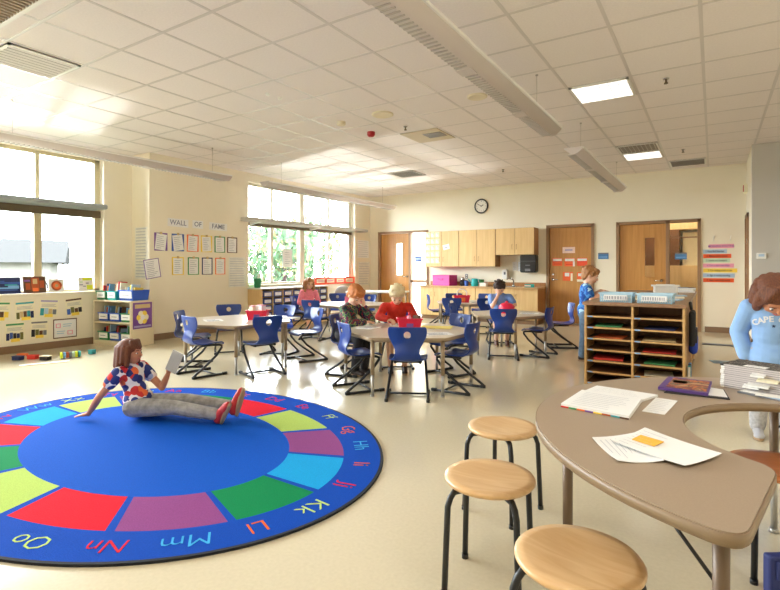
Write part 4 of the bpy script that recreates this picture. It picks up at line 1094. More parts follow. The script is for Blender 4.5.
# caddies
def caddy(x, y, z, rz, m, label, w=.27, d=.17, h=.115, contents=True, group='table caddies'):
    o = thing('supply_caddy', label, 'caddy', (x, y, z), R(rz), group)
    b = MB(); t = .005; vs = []
    for zz, k in ((0, .84), (h, 1)):
        for q in (0, 1):
            xx, yy = w/2*k-q*t, d/2*k-q*t; z2 = t if (q and zz == 0) else zz
            vs += [(-xx,-yy,z2),(xx,-yy,z2),(xx,yy,z2),(-xx,yy,z2)]
    fs = [(3,2,1,0), (4,5,6,7)]
    for i in range(4):
        j = (i+1) % 4; fs += [(i, j, 8+j, 8+i), (4+j, 4+i, 12+i, 12+j), (8+i, 8+j, 12+j, 12+i)]
    b.add(vs, fs); b.build('tub', m, o)
    rm = MB()
    for q in ((-w/2-.008, w/2+.008, -d/2-.008, -d/2+.002), (-w/2-.008, w/2+.008, d/2-.002, d/2+.008), (-w/2-.008, -w/2+.002, -d/2, d/2), (w/2-.002, w/2+.008, -d/2, d/2)): rm.bx(q[0], q[1], q[2], q[3], h-.012, h+.002)
    rm.build('rim', m, o, bevel=.002)
    MB().bx(-.035, .035, -d/2*.93-.004, -d/2*.93+.004, .03, .085, 0, rotm(R(-3), 'X')).build('badge', C['purple'], o)
    return o
def put(name, label, cat, x, y, z, mb, m, grp=None, parts=()):
    o = thing(name, label, cat, (x, y, z), 0, grp); mb.build('body', m, o)
    for n, b_, mm in parts: b_.build(n, mm, o)
    return o
ZT = .5565
c1 = (-4.80, 4.43)
caddy(c1[0], c1[1], ZT, 35, M_red, 'red supply caddy with white cartons on the table by the word wall', .26, .17, .115)
put('tissue_pack', 'white pack standing in the red caddy by the word wall', 'pack', c1[0]+.02, c1[1]+.03, ZT+.006, MB().bx(-.05,.05,-.035,.035,0,.17), M_paper, parts=[('flap', MB().bx(-.05,.05,-.036,.036,.17,.176,0,rotm(R(4),'Y')), C['pink'])])
put('marker_pack', 'pale pink pack in the red caddy by the word wall', 'pack', c1[0]-.075, c1[1]-.02, ZT+.006, MB().bx(-.03,.03,-.03,.03,0,.155), C['cream'], parts=[('cap', MB().bx(-.03,.03,-.03,.03,.155,.165), C['pink'])])
c2 = (-2.68, 4.56)
caddy(c2[0], c2[1], ZT, 35, M_red, 'bright red supply caddy on the middle table before the blond boy', .25, .17, .12)
put('glue_bottle', 'pink topped bottle standing in the caddy on the middle table', 'bottle', c2[0]-.01, c2[1]+.01, ZT+.006, MB().lathe([(.022,0),(.022,.12),(.012,.14)],14), C['pink'], parts=[('cap', MB().lathe([(.012,.14),(.007,.175)],10), M_red)])
put('crayon_box', 'dark box standing in the caddy on the middle table', 'box', c2[0]+.07, c2[1]+.03, ZT+.006, MB().bx(-.035,.035,-.02,.02,0,.145), C['brown'], parts=[('band', MB().bx(-.036,.036,-.021,.021,.05,.08), C['red'])])
# round red caddy
o = thing('supply_caddy', 'round bright red caddy before the boy in light blue', 'caddy', (-2.49, 6.98, ZT), 0, 'table caddies'); o.scale = (.78, .78, .95)
MB().lathe([(.12, 0), (.14, .06), (.142, .10), (.10, .14), (.05, .155), (.0001, .157)], 26, cap=False).build('bowl', M_red, o)
MB().lathe([(.146, .095), (.146, .105)], 26, cap=False).build('rim', M_red, o); MB().lathe([(.02, .15), (.03, .175), (.0001, .185)], 14, cap=False).build('knob', M_red, o)
# caddy with handle on the worktop table
cx_, cy_ = -3.98, 8.72
o = caddy(cx_, cy_, ZT, 25, M_red, 'red caddy with white arched handle and orange front near the worktop', .3, .18, .13)
MB().tube([(-.09, 0, .12), (-.085, 0, .2), (-.04, 0, .245), (.04, 0, .245), (.085, 0, .2), (.09, 0, .12)], .012, 8).build('handle', M_white, o)
MB().bx(-.06, .06, -.096, -.086, .02, .09).build('front_label', C['orange'], o)
# pink caddy: star shaped
o = thing('supply_caddy', 'pink star shaped caddy on the table under the far window', 'caddy', (-5.62, 7.55, ZT), 0, 'table caddies')
stp = []
for k in range(10):
    r_ = .19 if k % 2 == 0 else .11; a = PI/2+k*PI/5; stp.append((r_*math.cos(a), r_*math.sin(a)))
MB().prism(stp, 0, .12).build('tub', M_pink, o, bevel=.006); MB().prism([(a*.6, b*.6) for a, b in stp], .12, .16).build('inner_cup', M_pink, o, bevel=.004)
# papers on tables
def sheet(name, label, cat, x, y, z, w, h, rz, m=None, pat=None, group=None, th=.0025, roll=0):
    return card(name, label, cat, Matrix.Translation((x, y, z)) @ rotm(R(rz), 'Z'), w, h, pat if pat is not None else lines(7, seed=int(abs(x*100))), m or M_paper, group, th)
sheet('worksheet', 'white sheet at the window end of the table by the word wall', 'paper', -5.17, 4.05, ZT, .21, .28, 60)
sheet('worksheet', 'white sheet behind the red caddy on the table by the word wall', 'paper', -4.66, 4.76, ZT, .3, .24, 20)
sheet('folder', 'yellow paper folder on the middle table by the bright blue chair', 'folder', -2.53, 4.88, ZT, .34, .26, 18, M_yellow, [(.05,.05,.95,.08,C['tan'])])
sheet('worksheet', 'white sheet at the front edge of the middle table by the dark blue chair', 'paper', -2.27, 4.40, ZT, .28, .2, 45)
sheet('worksheet', 'white sheet under the hands of the blond boy', 'paper', -2.96, 4.86, ZT, .2, .26, -56)
sheet('worksheet', 'white sheet under the arms of the plaid boy', 'paper', -3.14, 4.47, ZT, .2, .26, 5)
sheet('worksheet', 'white sheet before the boy in light blue', 'paper', -2.68, 7.2, ZT, .28, .2, 30)
sheet('worksheet', 'white sheet on the table of the boy in light blue at the profile chair end', 'paper', -2.2, 7.1, ZT, .26, .2, 10)
sheet('worksheet', 'white sheet on the table near the worktop', 'paper', -3.72, 8.8, ZT, .26, .2, 30)

# ------------------------------------------------------------------ mail sorter shelf
ms_ = thing('mail_sorter', 'long maple mail sorter shelf unit with a brown top', 'shelf unit', (-.66, 5.36, 0))
SW, SL, SH = .88, 3.25, .86
FD = .42
M_sshade = wood('sorter inside shaded brown', (132, 88, 52), (116, 74, 42), 2.0, .5, (3, 3, .2)); M_maple2 = wood('sorter maple edge', (212, 170, 112), (198, 154, 96), 2.0, .42, (3, 3, .2))  # inside wood darkened so its colour carries the shade of the slots
M_stop = wood('shelf top brown laminate', (158, 122, 92), (142, 106, 78), 2, .38, (3, .25, 3))
MB().bx(-SW/2-.015, SW/2+.015, -.02, SL, SH-.032, SH).build('top', M_stop, ms_, bevel=.004)
for x in (-SW/2, -.01, SW/2-.02): MB().bx(x, x+.02, 0, FD, 0, SH-.032).build('upright', M_maple2, ms_, bevel=.0015)
MB().bx(-SW/2+.02, SW/2-.02, FD-.01, FD, 0, SH-.032).build('back_panel', M_sshade, ms_)
nsh = 7
for k in range(nsh+1):
    z = .04+k*(SH-.032-.05)/nsh
    for (a, b_) in ((-SW/2+.02, -.01), (.01, SW/2-.02)):
        if k == nsh: continue
        s = MB().bx(a, b_, 0.008, FD-.01, z, z+.016).build('shelf', M_sshade, ms_)
        MB().bx(a, b_, 0.001, .008, z, z+.016).build('edge_strip', M_maple2, s)
        MB().bx(a+.01, a+.06, 0, .0035, z+.002, z+.014).build('slot_label', C['skyblue'], s)
MB().bx(-SW/2+.02, SW/2-.02, .03, .05, 0, .04).build('plinth', M_maplee, ms_)
MB().bx(-SW/2, SW/2, FD, SL-.02, 0.02, SH-.032).build('rear_body', M_maplee, ms_, bevel=.002)
for yy in (1.35, 2.3): MB().bx(SW/2, SW/2+.012, yy, yy+.03, .02, SH-.032).build('upright', M_maple, ms_)
def slot(col, row, c, w, h, label, rz=0):
    z = .04+row*(SH-.082)/nsh+.0165
    x = -.66+(-.225 if col == 0 else .225)
    b = MB(); b.bx(-w/2, w/2, -.0, .28, 0, h); o = b.build('folder', C[c], None, loc=(x, 5.36+.05, z)); o.rotation_euler.z = R(rz)
    tag(o, label, 'folder', 'folders in the mail sorter')
slot(0, 5, 'green', .24, .012, 'green folder in the left column of the mail sorter', 4); slot(0, 4, 'orange', .26, .006, 'thin orange folder in the left column of the mail sorter', -3)
slot(0, 2, 'red', .27, .02, 'red folder in the left column of the mail sorter', 5); slot(1, 5, 'navy', .26, .01, 'dark blue folder in the right column of the mail sorter', -4)
slot(1, 4, 'tan', .28, .01, 'tan folder in the right column of the mail sorter', 3); slot(1, 3, 'red', .28, .008, 'red folder in the right column of the mail sorter', 2)
slot(1, 2, 'green', .26, .012, 'green folder in the right column of the mail sorter', -3); slot(1, 1, 'cream', .25, .006, 'cream papers low in the right column of the mail sorter', 6)
# on top
def basket(x, y, rz, label, w=.30, d=.25, h=.085, m=None, group='baskets on the mail sorter', face=True):
    m = m or mat('basket pale blue', (184, 216, 232), .45, var=.03)
    o = thing('paper_basket', label, 'basket', (x, y, SH+.0005), R(rz), group)
    b = MB(); nb = 14; 
    b.bx(-w/2*.92, w/2*.92, -d/2*.9, d/2*.9, 0, .005)
    for s in (-1, 1):
        for zz, k in ((.03, .95), (.055, .97), (h-.01, 1)):
            b.bx(-w/2*k, w/2*k, s*d/2*k-.003, s*d/2*k+.003, zz, zz+.009); b.bx(s*w/2*k-.003, s*w/2*k+.003, -d/2*k, d/2*k, zz, zz+.009)
        for i in range(nb+1):
            xx = -w/2*.95+w*.95*i/nb; b.bx(xx-.004, xx+.004, s*d/2*.96-.003, s*d/2*.96+.003, 0, h)
        for i in range(10):
            yy = -d/2*.95+d*.95*i/9; b.bx(s*w/2*.96-.003, s*w/2*.96+.003, yy-.004, yy+.004, 0, h)
    b.build('wire_tub', m, o)
    r_ = MB()
    for q in ((-w/2-.01, w/2+.01, -d/2-.01, -d/2+.004), (-w/2-.01, w/2+.01, d/2-.004, d/2+.01), (-w/2-.01, -w/2+.004, -d/2, d/2), (w/2-.004, w/2+.01, -d/2, d/2)): r_.bx(q[0], q[1], q[2], q[3], h-.004, h+.008)
    r_.build('rim', m, o, bevel=.002)
    if face:
        c = MB(); c.bx(-w*.36, w*.36, -d/2-.012, -d/2-.009, .02, h-.012, 0)
        rd = random.Random(int(x*100)); xx = -w*.33
        while xx < w*.31: wd = rd.uniform(.008, .02); c.bx(xx, xx+wd, -d/2-.0128, -d/2-.0115, .03, h-.025, 1); xx += wd+.008
        c.build('name_card', [M_paper, M_ink], o)
    return o
basket(-.82, 5.56, 0, 'pale blue lattice paper basket at the boy side of the mail sorter front')
basket(-.47, 5.54, -3, 'pale blue lattice paper basket at the open side of the mail sorter front')
for i, (x, y) in enumerate(((-.82, 5.56), (-.47, 5.54))):
    sheet('worksheet_pile', 'pile of white papers inside the blue lattice basket at the %s' % ('boy side' if i == 0 else 'open side'), 'papers', x, y, SH+.007, .28, .2, 2, None, [], None, .05)
o = thing('storage_bin', 'white plastic bin on the far half of the mail sorter', 'bin', (-.53, 7.5, SH+.0008), R(5))
b = MB(); b.prism(rounded_poly([(-.14,-.1),(.14,-.1),(.14,.1),(-.14,.1)], .035), .0, .10, 0); b.build('tub', M_white, o)
MB().prism(rounded_poly([(-.165,-.12),(.165,-.12),(.165,.12),(-.165,.12)], .04), .10, .118).build('rim', M_white, o, bevel=.003)
MB().bx(-.11, .11, -.07, .07, .118, .125).build('papers', M_paper, o)
pl = [(-.80, 6.05, 8, .28, .2, 'cream', 'cream papers'), (-.42, 6.1, -8, .28, .22, 'lblue', 'pale blue papers'), (-.80, 6.5, 10, .28, .2, 'tan', 'tan papers'), (-.42, 6.6, 5, .28, .22, 'cream', 'second cream papers'), (-.80, 7.0, 0, .28, .2, 'grey', 'grey magazine'), (-.40, 7.05, 12, .24, .2, 'lblue', 'blue tinted sheet')]
for (x, y, a, w, h, c, n) in pl:
    sheet('loose_papers', '%s spread on the mail sorter top' % n + (' behind the lattice baskets' if y < 6.6 else ' before the white bin' if y < 7.2 else ' beside the white bin'), 'papers', x, y, SH+.0005, w, h, a, C[c], [(.1,.6,.9,.85,M_paper), (.15,.2,.8,.3,M_ink)], None, .008+.003*abs(math.sin(y*9)))
for k, (a, c, c2) in enumerate(((4, 'grey', 'lblue'), (-6, 'cream', 'tan'), (10, 'navy', 'lblue'))):
    o = thing('magazine', ('lowest', 'middle', 'topmost')[k]+' of the three magazines stacked at the far corner of the mail sorter', 'magazine', (-.36, 8.2, SH+.0005+.022*k), R(a), 'magazines on the mail sorter')
    MB().bx(-.14, .14, -.11, .11, .001, .019).build('pages', M_paper, o); MB().bx(-.142, .142, -.112, .112, .019, .0215).bx(-.142, .142, -.112, .112, 0, .001).build('cover', C[c], o); MB().bx(-.1, .06, -.06, .08, .0215, .0219).build('cover_print', C[c2], o)
# hanging on the open side
o = thing('backpack', 'black backpack hanging on the side of the mail sorter', 'backpack', (-.203, 5.80, .44), 0)
b = MB(); b.bx(0, .055, -.16, .16, 0, .34); b.build('bag_body', mat('nylon black', (22, 22, 26), .7, var=.1, scale=30, bump=.1), o, bevel=.04, seg=4)
MB().bx(.05, .07, -.1, .1, .03, .17).build('front_pocket', mat('nylon charcoal', (40, 40, 46), .7), o, bevel=.02, seg=3)
MB().tube([(.02, -.05, .35), (.01, -.04, .42), (.01, .04, .42), (.02, .05, .35)], .012, 8).build('strap', M_black, o)
o = thing('cloth_bag', 'bright blue bag hanging low on the side of the mail sorter', 'bag', (-.219, 6.25, .30), 0)
b = MB(); b.bx(0, .08, -.14, .14, 0, .2); b.build('bag_body', mat('nylon blue', (28, 70, 190), .6, var=.08), o, bevel=.04, seg=4); MB().tube([(.03, -.06, .23), (.02, -.05, .5), (.02, .05, .5), (.03, .06, .23)], .008, 6).build('strap', M_black, o)
sheet('floor_sheet', 'pale blue sheet on the floor past the mail sorter', 'paper', .12, 7.7, .001, .3, .22, 15, C['lblue'], [])
for k, c in enumerate(('teal', 'navy', 'skyblue')):
    o = thing('picture_book', '%s book standing on the floor against the side of the mail sorter' % ('teal', 'dark blue', 'light blue')[k], 'book', (-.195, 5.62+.09*k, 0), 0, 'books beside the mail sorter')
    MB().bx(-.012, .012, -.04, .04, 0, .26).build('cover', C[c], o); MB().bx(-.010, .010, -.0405, .0395, .004, .257).build('pages', M_paper, o)
# doorstop strips on floor (dark mats far right)
sheet('floor_mat', 'small grey mat on the floor by the routine wall', 'mat', .1, 9.4, .001, .5, .16, 0, C['grey'], [], None, .008)

# ------------------------------------------------------------------ horseshoe table
KC = (.34, 2.1); ZK = .66; RO, RI = .925, .43
kt = thing('horseshoe_table', 'large taupe horseshoe table in the foreground', 'table', (KC[0], KC[1], 0))
def arc(r, a, b, n): return [(r*math.cos(R(a+(b-a)*i/n)), r*math.sin(R(a+(b-a)*i/n))) for i in range(n+1)]
out = arc(RO, 252, 62, 48); inn = arc(RI, 65, 244, 40)
def cround(poly, idxs, r):
    res = []
    k = len(poly)
    for i, p in enumerate(poly):
        if i in idxs:
            p = Vector(p); a = Vector(poly[i-1]); b = Vector(poly[(i+1) % k])
            # walk along neighbours to distance r
            def walk(step):
                d = 0; j = i; q = p
                while True:
                    nq = Vector(poly[(j+step) % k]); L = (nq-q).length
                    if d+L >= r: return q+(nq-q)*((r-d)/L), j
                    d += L; q = nq; j += step
            s, _ = walk(-1); e, _ = walk(1)
            for t in range(7):
                t /= 6; q = s*(1-t)**2+p*2*t*(1-t)+e*t*t; res.append((q.x, q.y))
        else: res.append(p)
    # drop points swallowed by the rounding
    keep = []
    for q in res:
        if any((Vector(q)-Vector(poly[i])).length < r*.98 and q in poly for i in idxs): continue
        keep.append(q)
    return keep
poly = out+inn
poly = cround(poly, [0, 48, 49, len(poly)-1], .07)
poly = poly[::-1]
def offs(poly, d):
    k = len(poly); res = []
    for i in range(k):
        a = Vector(poly[i-1]); b = Vector(poly[(i+1) % k]); t = (b-a).normalized(); n = Vector((t.y, -t.x)); p = Vector(poly[i])+n*d; res.append((p.x, p.y))
    return res
tk = MB()
tk.prism(offs(poly, -.004), ZK-.004, ZK, 0)
tk.prism(poly, ZK-.029, ZK-.003, 1, None, True); tk.prism(offs(poly, -.004), ZK-.033, ZK-.029, 1)
tk.build('tabletop', [M_kid, M_kedge], kt)
for a, r_ in ((246, .80), (201, .82), (98, .78), (70, .72)):
    x, y = r_*math.cos(R(a)), r_*math.sin(R(a))
    l = MB().lathe([(.0165, .25), (.018, ZK-.034)], 14, c=(x, y, 0)).build('leg', M_kleg, kt)
    MB().lathe([(.013, .02), (.013, .26)], 12, c=(x, y, 0)).lathe([(.02, 0), (.018, .02)], 12, c=(x, y, 0)).build('leg_insert', M_insert, l)
    MB().bx(-.05, .05, -.035, .035, ZK-.045, ZK-.0335, 0, Matrix.Translation((x, y, 0)) @ rotm(R(a), 'Z')).build('mounting_plate', M_kleg, l)
    q = R(a-16)
    MB().tube([(x, y, ZK-.19), ((r_-.03)*math.cos(q), (r_-.03)*math.sin(q), ZK-.04)], .005, 6).build('brace', M_black, l)

# stools
def make_stool(label):
    o = thing('stool', label, 'stool', (0,0,0), 0, 'round wooden stools')
    b = MB(); b.lathe([(.0001, -.020), (.150, -.020), (.163, -.016), (.170, -.007), (.170, -.001), (.165, .006), (.14, .006), (.08, .001), (.0001, -.001)], 40, c=(0,0,.41), cap=False)
    b.build('seat', M_stool, o)
    for k in range(4):
        a = R(45+90*k); u = Vector((math.cos(a), math.sin(a), 0))
        pts = [u*.03+Vector((0,0,.378)), u*.11+Vector((0,0,.378)), u*.15+Vector((0,0,.374)), u*.165+Vector((0,0,.355)), u*.176+Vector((0,0,.325)), u*.19+Vector((0,0,.012))]
        l = MB().tube(pts, .0115, 10).build('leg', M_tubeb, o)
        MB().lathe([(.014, 0), (.014, .018)], 10, c=(u.x*.19, u.y*.19, 0)).build('foot_cap', M_black, l)
    return o
s0 = make_stool('nearest wooden stool, cut off by the lower picture edge'); s0.location = (-.312, 1.440, 0); s0.rotation_euler.z = R(-12)
dup(s0, (-.715, 1.815, 0), R(8), 'wooden stool between the nearest stool and the farthest one')
dup(s0, (-.885, 2.42, 0), R(-12), 'wooden stool farthest of the three light ones, beside the horseshoe table rim')
s3 = dup(s0, (.21, 2.535, 0), R(20), 'darker orange brown stool inside the horseshoe table opening')
for c in kids(s3):
    if c.name.startswith('seat'): c.data = c.data.copy(); c.data.materials[0] = M_stool2

M_art = ramp_mat('cover picture', [(0, (60, 44, 92)), (.40, (120, 60, 60)), (.47, (190, 110, 60)), (.53, (110, 84, 66)), (.6, (200, 160, 120))], 14, .5)
# things on the horseshoe table
def P(px, py, z=ZK):    # a table-top point read off the photograph
    d = 505*(1.2-z)/(py-268); l = (px-390)/505*d; a = math.atan2(323.5, 505); s, c = math.sin(a), math.cos(a)
    return Vector((-s*d+c*l, c*d+s*l, z))
def quad_sheet(name, label, cat, pts, z, th, m, pat=None, group=None, n=1, curl=0):
    """a sheet given by its four corners on the table, printed lines inside; curl lifts the corners a little"""
    q = [Vector((p.x, p.y, 0)) for p in pts]; mb = MB(); g = 8
    def at(u, v): 
        p = (q[0]*(1-u)+q[1]*u)*(1-v)+(q[3]*(1-u)+q[2]*u)*v
        return p
    def hz(u, v): return z+curl*((2*u-1)**2*(2*v-1)**2)
    vs = []; 
    for side in (0, 1):
        for j in range(g+1):
            for i in range(g+1):
                u, v = i/g, j/g; p = at(u, v); vs.append((p.x, p.y, hz(u, v)+side*th))
    W = g+1; K = W*W; fs = []
    for j in range(g):
        for i in range(g):
            a = j*W+i; fs.append((a, a+W, a+W+1, a+1)); fs.append((K+a, K+a+1, K+a+W+1, K+a+W))
    for i in range(g):
        for (a, b_) in ((i, i+1), ((g)*W+i+1, g*W+i), ((i+1)*W, i*W), (i*W+g, (i+1)*W+g)):
            fs.append((a, b_, K+b_, K+a))
    mb.add(vs, fs, 0, False); mats = [m]
    for (u0, v0, u1, v1, mm) in (pat or []):
        if mm not in mats: mats.append(mm)
        P4 = [at(u0, v0), at(u1, v0), at(u1, v1), at(u0, v1)]; U4 = [(u0, v0), (u1, v0), (u1, v1), (u0, v1)]
        mb.add([(p.x, p.y, hz(*uv)+th+.0007) for p, uv in zip(P4, U4)], [(0, 1, 2, 3)], mats.index(mm))
    o = mb.build(name, mats, fix=False); return tag(o, label, cat, group)
pl_ = lambda n, s, x0=.1, x1=.9, y0=.12, y1=.88: [(a, b, c, d, M_ink) for a, b, c, d, _ in lines(n, x0, x1, y0, y1, seed=s)]
M_print = mat('faint print', (196, 196, 202), .9, var=.03)
def faint(n, s, **k): return [(a, b+.006, c, d-.006, M_print) for a, b, c, d, _ in lines(n, seed=s, **k)]
# workbook
wb = thing('workbook', 'open white workbook with coloured tab edge on the horseshoe table', 'workbook', (0, 0, 0))
def attach(o): o.parent = wb; [o.__delitem__(k) for k in ('label', 'category') if k in o]; return o
attach(quad_sheet('page_block', '.', '.', [P(561,407), P(629,420), P(642,402), P(582,393)], ZK+.0005, .014, M_paper, faint(9, 4)))
attach(quad_sheet('turned_page', '.', '.', [P(584,393), P(642,402), P(658,397), P(597,387.5)], ZK+.0005, .009, M_paper, faint(6, 6)))
tb = MB(); p0, p1 = P(561,407), P(629,420)
for k, c in enumerate(('red', 'green', 'orange', 'purple', 'yellow', 'rust', 'teal', 'brown')):
    a = p0.lerp(p1, k/8); b_ = p0.lerp(p1, (k+1)/8); dn = Vector((p1.y-p0.y, p0.x-p1.x, 0)).normalized()*.003
    tb.add([Vector((a.x, a.y, ZK+.001)), Vector((b_.x, b_.y, ZK+.001)), Vector((b_.x, b_.y, ZK+.006)), Vector((a.x, a.y, ZK+.006)), Vector((a.x, a.y, ZK+.001))+dn, Vector((b_.x, b_.y, ZK+.001))+dn, Vector((b_.x, b_.y, ZK+.006))+dn, Vector((a.x, a.y, ZK+.006))+dn],
           [(0,1,2,3), (4,5,6,7), (0,1,5,4), (2,3,7,6), (1,2,6,5), (0,3,7,4)], k)
tb.build('tab_edge', [C[c] for c in ('red', 'green', 'orange', 'purple', 'yellow', 'rust', 'teal', 'brown')], wb)
quad_sheet('worksheet', 'white sheet tucked beside the open workbook', 'paper', [P(642,411.5), P(664.6,415), P(677.7,401.2), P(656,397.8)], ZK+.0005, .0015, M_paper, faint(8, 3))
quad_sheet('worksheet', 'crumpled white sheet under the long sheet on the horseshoe table', 'paper', [P(592,439.5), P(618,463), P(664,463), P(645,432)], ZK+.0006, .001, M_paper, faint(9, 5), None, curl=.006)
quad_sheet('worksheet', 'long white sheet with the orange note on the horseshoe table', 'paper', [P(612,444), P(685,470), P(722,457.5), P(645,431)], ZK+.0075, .001, M_paper, faint(7, 8, x0=.05, x1=.45), None, curl=.004)
quad_sheet('sticky_note', 'orange yellow sticky note on the white sheets', 'sticky note', [P(632,443), P(654,450), P(664,445.6), P(641,438.6)], ZK+.0105, .002, mat('sticky yellow', (250, 186, 66), .8), faint(3, 2), None)
quad_sheet('clipboard', 'dark board with white paper under the purple book', 'clipboard', [P(664,393), P(730,400.2), P(724,390.5), P(680,383)], ZK+.0006, .004, C['black'], [(.04, .12, .98, .97, M_paper)])
quad_sheet('picture_book', 'purple covered book with orange picture on the horseshoe table', 'book', [P(658,388, ZK+.012), P(708,394.5, ZK+.012), P(712,382.5, ZK+.012), P(668.5,377.5, ZK+.012)], ZK+.0055, .012, mat('book cover purple', (92, 62, 132), .45), [(.14,.08,.96,.92,M_art), (.2,.5,.5,.72,C['cream'])], None)
# notebooks
M_marble = ramp_mat('marbled black cover', [(0, (36, 34, 34)), (.46, (60, 56, 52)), (.50, (150, 144, 136)), (.54, (40, 38, 38)), (.62, (96, 90, 84))], 60, .6)
M_pages = mat('page edges', (206, 198, 196), .9, var=.06, scale=3, stretch=(1, 1, 300))
M_covg = mat('cover board grey', (150, 142, 142), .8, var=.1)
NB = 12; th = .0088
b0 = P(721, 386.5); b1 = P(757, 392.8); dr = (b1-b0).normalized(); an = math.atan2(dr.y, dr.x)
perp = Vector((-dr.y, dr.x, 0))
ctr = b0+dr*.125+perp*.095
def notebook(k, jig, rz, label):
    o = thing('composition_notebook', label, 'notebook', (ctr.x+jig[0], ctr.y+jig[1], ZK+.0006+k*th), an+R(rz), 'stack of composition notebooks')
    MB().bx(-.123, .123, -.0945, .0945, .0009, th-.0011).build('pages', M_pages, o)
    MB().bx(-.1245, .1245, -.0955, .0955, .0002, .0007).bx(-.125, .125, -.0955 if k < NB-1 else -.096, .0955, th-.0008, th-.0001).build('cover', M_marble if k in (0, NB-1) else M_covg, o)
    MB().bx(-.126, -.112, -.0958, .0958, .0003, th-.0006).build('spine_tape', M_paper if k < NB-1 else M_black, o)
    if k == NB-1:
        b = MB(); b.bx(-.04, .045, -.085, -.035, th-.0001, th+.0004, 0)
        b.bx(-.03, .03, -.055, -.051, th+.0003, th+.0008, 1); b.bx(-.03, .02, -.068, -.064, th+.0003, th+.0008, 1); b.build('name_label', [M_paper, M_ink], o)
for k in range(NB):
    l = 'marbled composition notebook in the middle of the tall stack on the horseshoe table'
    if k == 0: l = 'lowest notebook of the tall stack on the horseshoe table'
    if k == NB-1: l = 'topmost marbled black notebook with a white name label'
    notebook(k, (random.uniform(-.002, .002), random.uniform(-.002, .002)), random.uniform(-1.2, 1.2), l)
for (t_, k_, w_, m_, l_) in ((.150, 8.5, .05, M_paper, 'white paper slip sticking out high in the notebook stack'), (.185, 6.5, .075, C['cream'], 'cream paper slip sticking out halfway up the notebook stack'), (.150, 3.5, .08, M_paper, 'wide white paper slip sticking out low in the notebook stack'), (.125, 2.5, .06, M_paper, 'lowest white paper slip sticking out of the notebook stack')):
    q = b0+dr*t_-perp*.012; o = MB().bx(-w_/2, w_/2, -.016, .016, 0, .006, 0).build('paper_slip', m_, loc=(q.x, q.y, ZK+k_*th)); o.rotation_euler = (R(14), 0, an+R(3)); tag(o, l_, 'paper slip', 'paper slips in the notebook stack')
for i, (a, b_, c, d, w, m, l) in enumerate(((.125, -.10, .05, 0, 6, M_paper, 'white papers sticking out under the notebook stack'), (.17, -.13, .02, 1, -12, C['lblue'], 'pale blue papers sticking out under the notebook stack'))):
    pass
q = b0+dr*.19-perp*.055
sheet('loose_papers', 'white and grey papers spilling in front of the notebook stack', 'papers', q.x, q.y, ZK+.0005, .19, .055, math.degrees(an)-8, C['grey'], [(.0,.3,.7,1,M_paper), (.5,.0,1,.4,C['lblue'])], None, .006)
q = b0+dr*.23-perp*.055
sheet('loose_papers', 'pale sheet lying askew on the papers before the notebook stack', 'papers', q.x, q.y, ZK+.0085, .14, .05, math.degrees(an)+14, M_paper, [], None, .003)
o = thing('tote_bag', 'blue folder bag on the floor at the lower right picture corner', 'bag', (.25, 2.30, 0), R(33))
b = MB(); b.bx(-.11, .14, -.02, .02, 0, .18); b.build('bag_body', mat('bag navy', (36, 48, 110), .6, var=.06), o, bevel=.01)
MB().bx(-.09, .12, -.026, -.02, .10, .165).build('flap', mat('bag navy light', (48, 62, 130), .6), o, bevel=.002)

# ------------------------------------------------------------------ people
def V(*a): return Vector(a)
class Prims:
    def __init__(s): s.mb = MB()
    def cap(s, a, ra, b, rb, n=14): s.mb.cap(a, ra, b, rb, n); return s
    def chain(s, pts, rs):
        for i in range(len(pts)-1): s.cap(pts[i], rs[i], pts[i+1], rs[i+1])
        return s
    def ell(s, c, r, M=None, n=18): s.mb.ell(c, r, n, 0, M); return s
    def build(s, name, m, parent, vox=.006, it=3, fac=.5):
        me = s.mb.mesh('tmp', m, True)
        o = bpy.data.objects.new('tmp', me); COL.objects.link(o)
        r = o.modifiers.new('r', 'REMESH'); r.mode = 'VOXEL'; r.voxel_size = vox; r.use_smooth_shade = True
        sm = o.modifiers.new('s', 'SMOOTH'); sm.factor = fac; sm.iterations = it
        bpy.context.view_layer.update()
        ev = o.evaluated_get(bpy.context.evaluated_depsgraph_get())
        nm = bpy.data.meshes.new_from_object(ev); nm.materials.clear(); nm.materials.append(m)
        for p in nm.polygons: p.use_smooth = True
        bpy.data.objects.remove(o); bpy.data.meshes.remove(me)
        ob = bpy.data.objects.new(name, nm); COL.objects.link(ob); ob.parent = parent
        return ob
def basis(fwd, up):
    f = Vector(fwd).normalized(); u = Vector(up); u = (u-f*u.dot(f)).normalized(); r = f.cross(u)
    m = Matrix.Identity(3)
    for i in range(3): m[i][0] = r[i]; m[i][1] = f[i]; m[i][2] = u[i]
    return m
def torso_basis(P, N, right):
    u = (Vector(N)-Vector(P)).normalized(); r = Vector(right); r = (r-u*r.dot(u)).normalized(); f = u.cross(r)
    m = Matrix.Identity(3)
    for i in range(3): m[i][0] = r[i]; m[i][1] = f[i]; m[i][2] = u[i]
    return m
